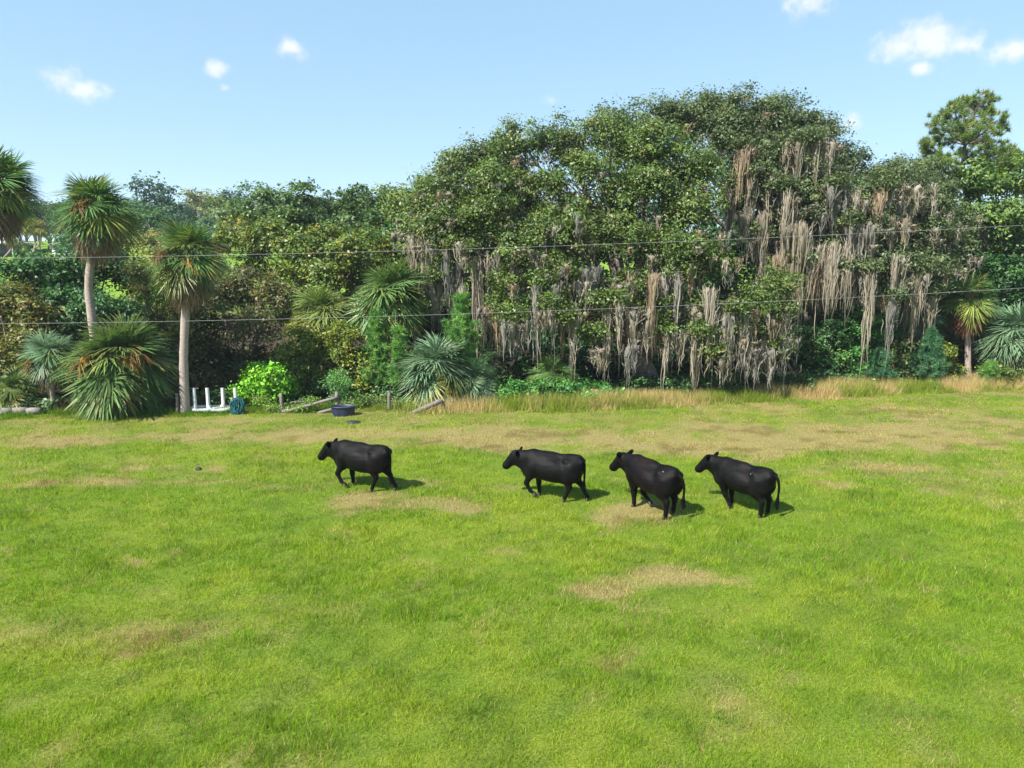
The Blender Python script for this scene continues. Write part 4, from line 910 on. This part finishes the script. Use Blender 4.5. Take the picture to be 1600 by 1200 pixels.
def cow(label,pos,yaw,legs,head,tail,spots,tint,scale=1.0,girth=1.0):
    """local frame: +x head, +y the side towards the camera, z up"""
    h=.028; org=np.array([-1.25,-.55,-.04]); dims=(int(2.95/h),int(1.1/h),int(1.62/h))
    gx,gy,gz=np.meshgrid(*[np.arange(d)*h+o for d,o in zip(dims,org)],indexing='ij'); Pt=np.stack([gx,gy,gz],-1).astype(np.float32)
    f=np.full(dims,9.,np.float32)
    def ell(f,c,r,k=.08,R=None):
        q=Pt-np.float32(c); q=q@np.float32(R) if R is not None else q; r=np.float32(r)
        a=np.linalg.norm(q/r,axis=-1); b=np.linalg.norm(q/(r*r),axis=-1); return smin(f,a*(a-1)/np.maximum(b,1e-4),k)
    def cone(f,a,b,ra,rb,k=.05,ys=1.0):
        a=np.float32(a);b=np.float32(b); s=np.float32([1,1/ys,1]); q=(Pt-a)*s; d=(b-a)*s; t=np.clip((q@d)/(d@d),0,1)
        return smin(f,np.linalg.norm(q-t[...,None]*d,axis=-1)-(ra+(rb-ra)*t),k)
    f=ell(f,(.18,0,.96),(.60,.35,.41)); f=ell(f,(-.16,0,.87),(.60,.40,.375),.1); f=ell(f,(-.60,0,1.02),(.35,.295,.33),.1); f=ell(f,(.50,0,.98),(.31,.29,.38),.1)
    f=ell(f,(-.78,0,1.10),(.17,.22,.22),.08)
    f=cone(f,(.50,0,1.30),(-.05,0,1.27),.075,.075,.12); f=cone(f,(-.05,0,1.27),(-.82,0,1.265),.075,.07,.12)
    for s in (-1,1): f=ell(f,(-.50,s*.25,1.20),(.09,.06,.06),.05); f=ell(f,(-.91,s*.12,1.17),(.06,.06,.07),.06)
    f=ell(f,(.66,0,.76),(.22,.18,.22),.1); f=ell(f,(-.42,0,.58),(.16,.14,.11),.08)
    hd=np.array(head,float)                    # poll position
    nd=unit(np.array([.62,head[1]*.6,-.78])) if len(head)==3 else None
    nd=unit(np.array([.68,np.sign(head[1])*.10 if abs(head[1])>.01 else 0,-.74]))
    mz=hd+nd*.50
    f=cone(f,(.60,0,1.10),hd+[-.10,0,-.08],.30,.21,.12,.78); f=cone(f,(.66,0,.88),hd+[.02,0,-.22],.20,.13,.1,.7)
    f=ell(f,hd+[.0,0,-.045],(.13,.115,.11),.06)
    f=cone(f,hd+nd*.06,mz-nd*.05,.165,.118,.05,.85); f=ell(f,mz+[.0,0,-.01],(.115,.12,.11),.05); f=cone(f,hd+nd*.12+[-.09,0,-.06],mz+[-.05,0,-.03],.085,.055,.06,.8)
    for s in (-1,1):
        ed=unit(np.array([-.16,s*.80,.56])); up=unit(np.cross(ed,[1,0,.2])); fr=np.cross(ed,up); R=np.stack([ed,up,fr],1)
        f=ell(f,hd+[-.03,s*.095,.03]+ed*.115,(.13,.09,.035),.035,R)
        f=ell(f,(-.66,s*.17,.86),(.24,.15,.30),.05); f=ell(f,(.50,s*.17,.92),(.17,.14,.27),.05); f=ell(f,(.0,s*.27,.92),(.36,.12,.26),.06)
        f=ell(f,hd+nd*.13+[.01,s*.088,.03],(.045,.03,.03),.04)      # brow
    hooves=[]
    for (nm,pts,rad) in legs:
        pts=[np.array(q,float) for q in pts]
        for k in range(len(pts)-1): f=cone(f,pts[k],pts[k+1],rad[k],rad[k+1],.045 if k else .09)
        hooves.append((pts[-2],pts[-1]))
    V,F=surface_nets(f,org,h)
    for _ in range(2):                          # relax the grid steps
        S=np.zeros_like(V); c_=np.zeros(len(V))
        for a in range(4):
            i0=F[:,a]; i1=F[:,(a+1)%4]; np.add.at(S,i0,V[i1]); np.add.at(c_,i0,1); np.add.at(S,i1,V[i0]); np.add.at(c_,i1,1)
        V=V*.5+.5*S/c_[:,None]
    root=thing('cow',label,'cow',pos,'black cows walking across the pasture',yaw); root.scale=(scale,scale*girth,scale)
    hide=build_hide('cow_hide',spots,tint)
    obj('body',mesh_np('cow_body',V,[F],[hide],None,True),root)
    for (a,b) in hooves:
        d=unit(b-a); d=unit(d+np.array([.25,0,-.55])); 
        if abs(b[2])<.06: d=np.array([.12,0,-1.])
        G=Geo()
        for s in (-1,1): G.tube(np.array([b-d*.045+[0,s*.02,0],b+[.005,s*.026,0],b+d*.045+[.02,s*.03,0]]),np.array([.036,.042,.046]),8,cap=True)
        obj('hoof',G.mesh('hoof',[HOOFM],True,False),root)
    T=np.array(tail,float); t=np.linspace(0,len(T)-1,14); Q=np.stack([np.interp(t,np.arange(len(T)),T[:,k]) for k in range(3)],1)
    for _ in range(2): Q[1:-1]=(Q[:-2]+2*Q[1:-1]+Q[2:])/4
    G=Geo(); G.tube(Q,np.linspace(.05,.024,14),8); tl=obj('tail',G.mesh('tail',[hide],True,False),root)
    rg=np.random.default_rng(3); G=Geo()
    for k in range(46):
        e=Q[-1]+np.array([rg.normal()*.035,rg.normal()*.04,-.10-.2*rg.random()]); a=Q[-1-rg.integers(0,4)]; G.tube(np.array([a,(a+e)/2+rg.normal(size=3)*.015,e]),np.array([.012,.012,.003]),4)
    obj('tail_tuft',G.mesh('tail_tuft',[hide],True,False),tl)
    for s in (-1,1):
        e=hd+nd*.165+np.array([-.005,s*.102,.0]); G=Geo(); u=np.linspace(0,math.pi,7); rings=np.stack([np.zeros(7),np.zeros(7),np.cos(u)*.02],1)+e; G.tube(rings,np.maximum(np.sin(u)*.02,.001),8); obj('eye',G.mesh('eye',[EYEM],True,False),root)
    G=Geo(); u=np.linspace(0,math.pi,6); G.tube(mz+nd*np.linspace(.045,.085,6)[:,None]+[.012,0,.01],np.array([.062,.06,.055,.045,.03,.008]),10); obj('nose',G.mesh('nose',[NOSEM],True,False),root)
    return root
FR=(.16,.12,.07,.05,.05); HR=(.22,.17,.075,.052,.052)
def front(x,y,kind):
    s=(x,y,.92); e=(x-.03,y,.64)
    return {'straight':[s,e,(x-.04,y,.36),(x-.06,y,.11),(x-.05,y,.04)],
            'lift':[s,(x+.06,y,.66),(x+.22,y,.43),(x+.10,y,.19),(x-.03,y,.11)],
            'high':[s,(x+.08,y,.68),(x+.20,y,.44),(x+.08,y,.22),(x-.06,y,.14)],
            'fwd':[s,(x+.03,y,.64),(x+.12,y,.36),(x+.22,y,.11),(x+.24,y,.04)],
            'back':[s,(x-.04,y,.63),(x-.10,y,.37),(x-.26,y,.12),(x-.26,y,.04)],
            'bent':[s,(x-.02,y,.62),(x+.0,y,.36),(x-.2,y,.17),(x-.30,y,.12)]}[kind]
def hind(x,y,kind):
    s=(x,y*.85,1.0)
    return {'fwd':[s,(x+.14,y,.70),(x+.03,y,.44),(x+.17,y,.12),(x+.20,y,.04)],
            'back':[s,(x+.02,y,.70),(x-.22,y,.46),(x-.40,y,.13),(x-.40,y,.04)],
            'stand':[s,(x+.08,y,.69),(x-.12,y,.45),(x-.10,y,.12),(x-.08,y,.04)],
            'lift':[s,(x+.12,y,.70),(x-.06,y,.48),(x-.02,y,.18),(x-.0,y,.10)]}[kind]
def legset(nf,ff,nh,fh,sf=.16,sh=.17):
    return [('f',front(.50,sf,nf),FR),('f',front(.46,-sf,ff),FR),('h',hind(-.62,sh,nh),HR),('h',hind(-.62,-sh,fh),HR)]
def cowpos(px,py):
    g=GP(px,py); g[2]=float(hgt(g[0],g[1]))+.005; return g
yw=lambda d: math.pi-math.radians(d)
TS=[(-.88,0,1.24),(-.97,0,1.12),(-.97,.0,.85),(-.96,-.02,.5)]
cow('leading black cow walking apart on the left',cowpos(566,763),yw(20),legset('lift','straight','fwd','back'),(1.04,.0,1.20),TS,[],(.006,.005,.0055),1.0)
cow('second black cow with foreleg raised, in front of the middle oak',cowpos(861,779),yw(20),legset('high','straight','fwd','back'),(1.04,.0,1.22),TS,[((-.5,.30,1.1),.03,(.05,.05,.06))],(.006,.0055,.0065),.985,1.0)
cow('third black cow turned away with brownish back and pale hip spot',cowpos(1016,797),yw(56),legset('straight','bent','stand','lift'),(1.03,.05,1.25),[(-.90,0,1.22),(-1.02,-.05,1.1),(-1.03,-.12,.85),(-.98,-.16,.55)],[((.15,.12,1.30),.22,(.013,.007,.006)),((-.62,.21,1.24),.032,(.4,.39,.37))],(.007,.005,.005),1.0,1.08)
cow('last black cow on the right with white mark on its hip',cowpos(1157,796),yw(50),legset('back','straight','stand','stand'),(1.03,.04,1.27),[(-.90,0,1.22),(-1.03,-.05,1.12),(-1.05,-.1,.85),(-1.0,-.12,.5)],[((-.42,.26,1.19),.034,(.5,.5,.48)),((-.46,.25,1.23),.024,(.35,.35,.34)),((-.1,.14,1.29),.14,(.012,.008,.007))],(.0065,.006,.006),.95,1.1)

# ------------------------------------------------------------------ air
hz=mat('humid_air'); n=hz.node_tree.nodes; o_=N(n,'ShaderNodeOutputMaterial'); pv=N(n,'ShaderNodeVolumePrincipled'); pv.inputs['Color'].default_value=(.78,.88,1,1); pv.inputs['Density'].default_value=.0003; pv.inputs['Anisotropy'].default_value=.1
hz.node_tree.links.new(pv.outputs[0],o_.inputs['Volume'])
G=Geo(); G.box((0,1300,19.0),(1810,3410,42.0)); hb=obj('haze',G.mesh('haze',[hz],False,False)); tag(hb,'thin humid haze over the whole valley',kind='stuff')
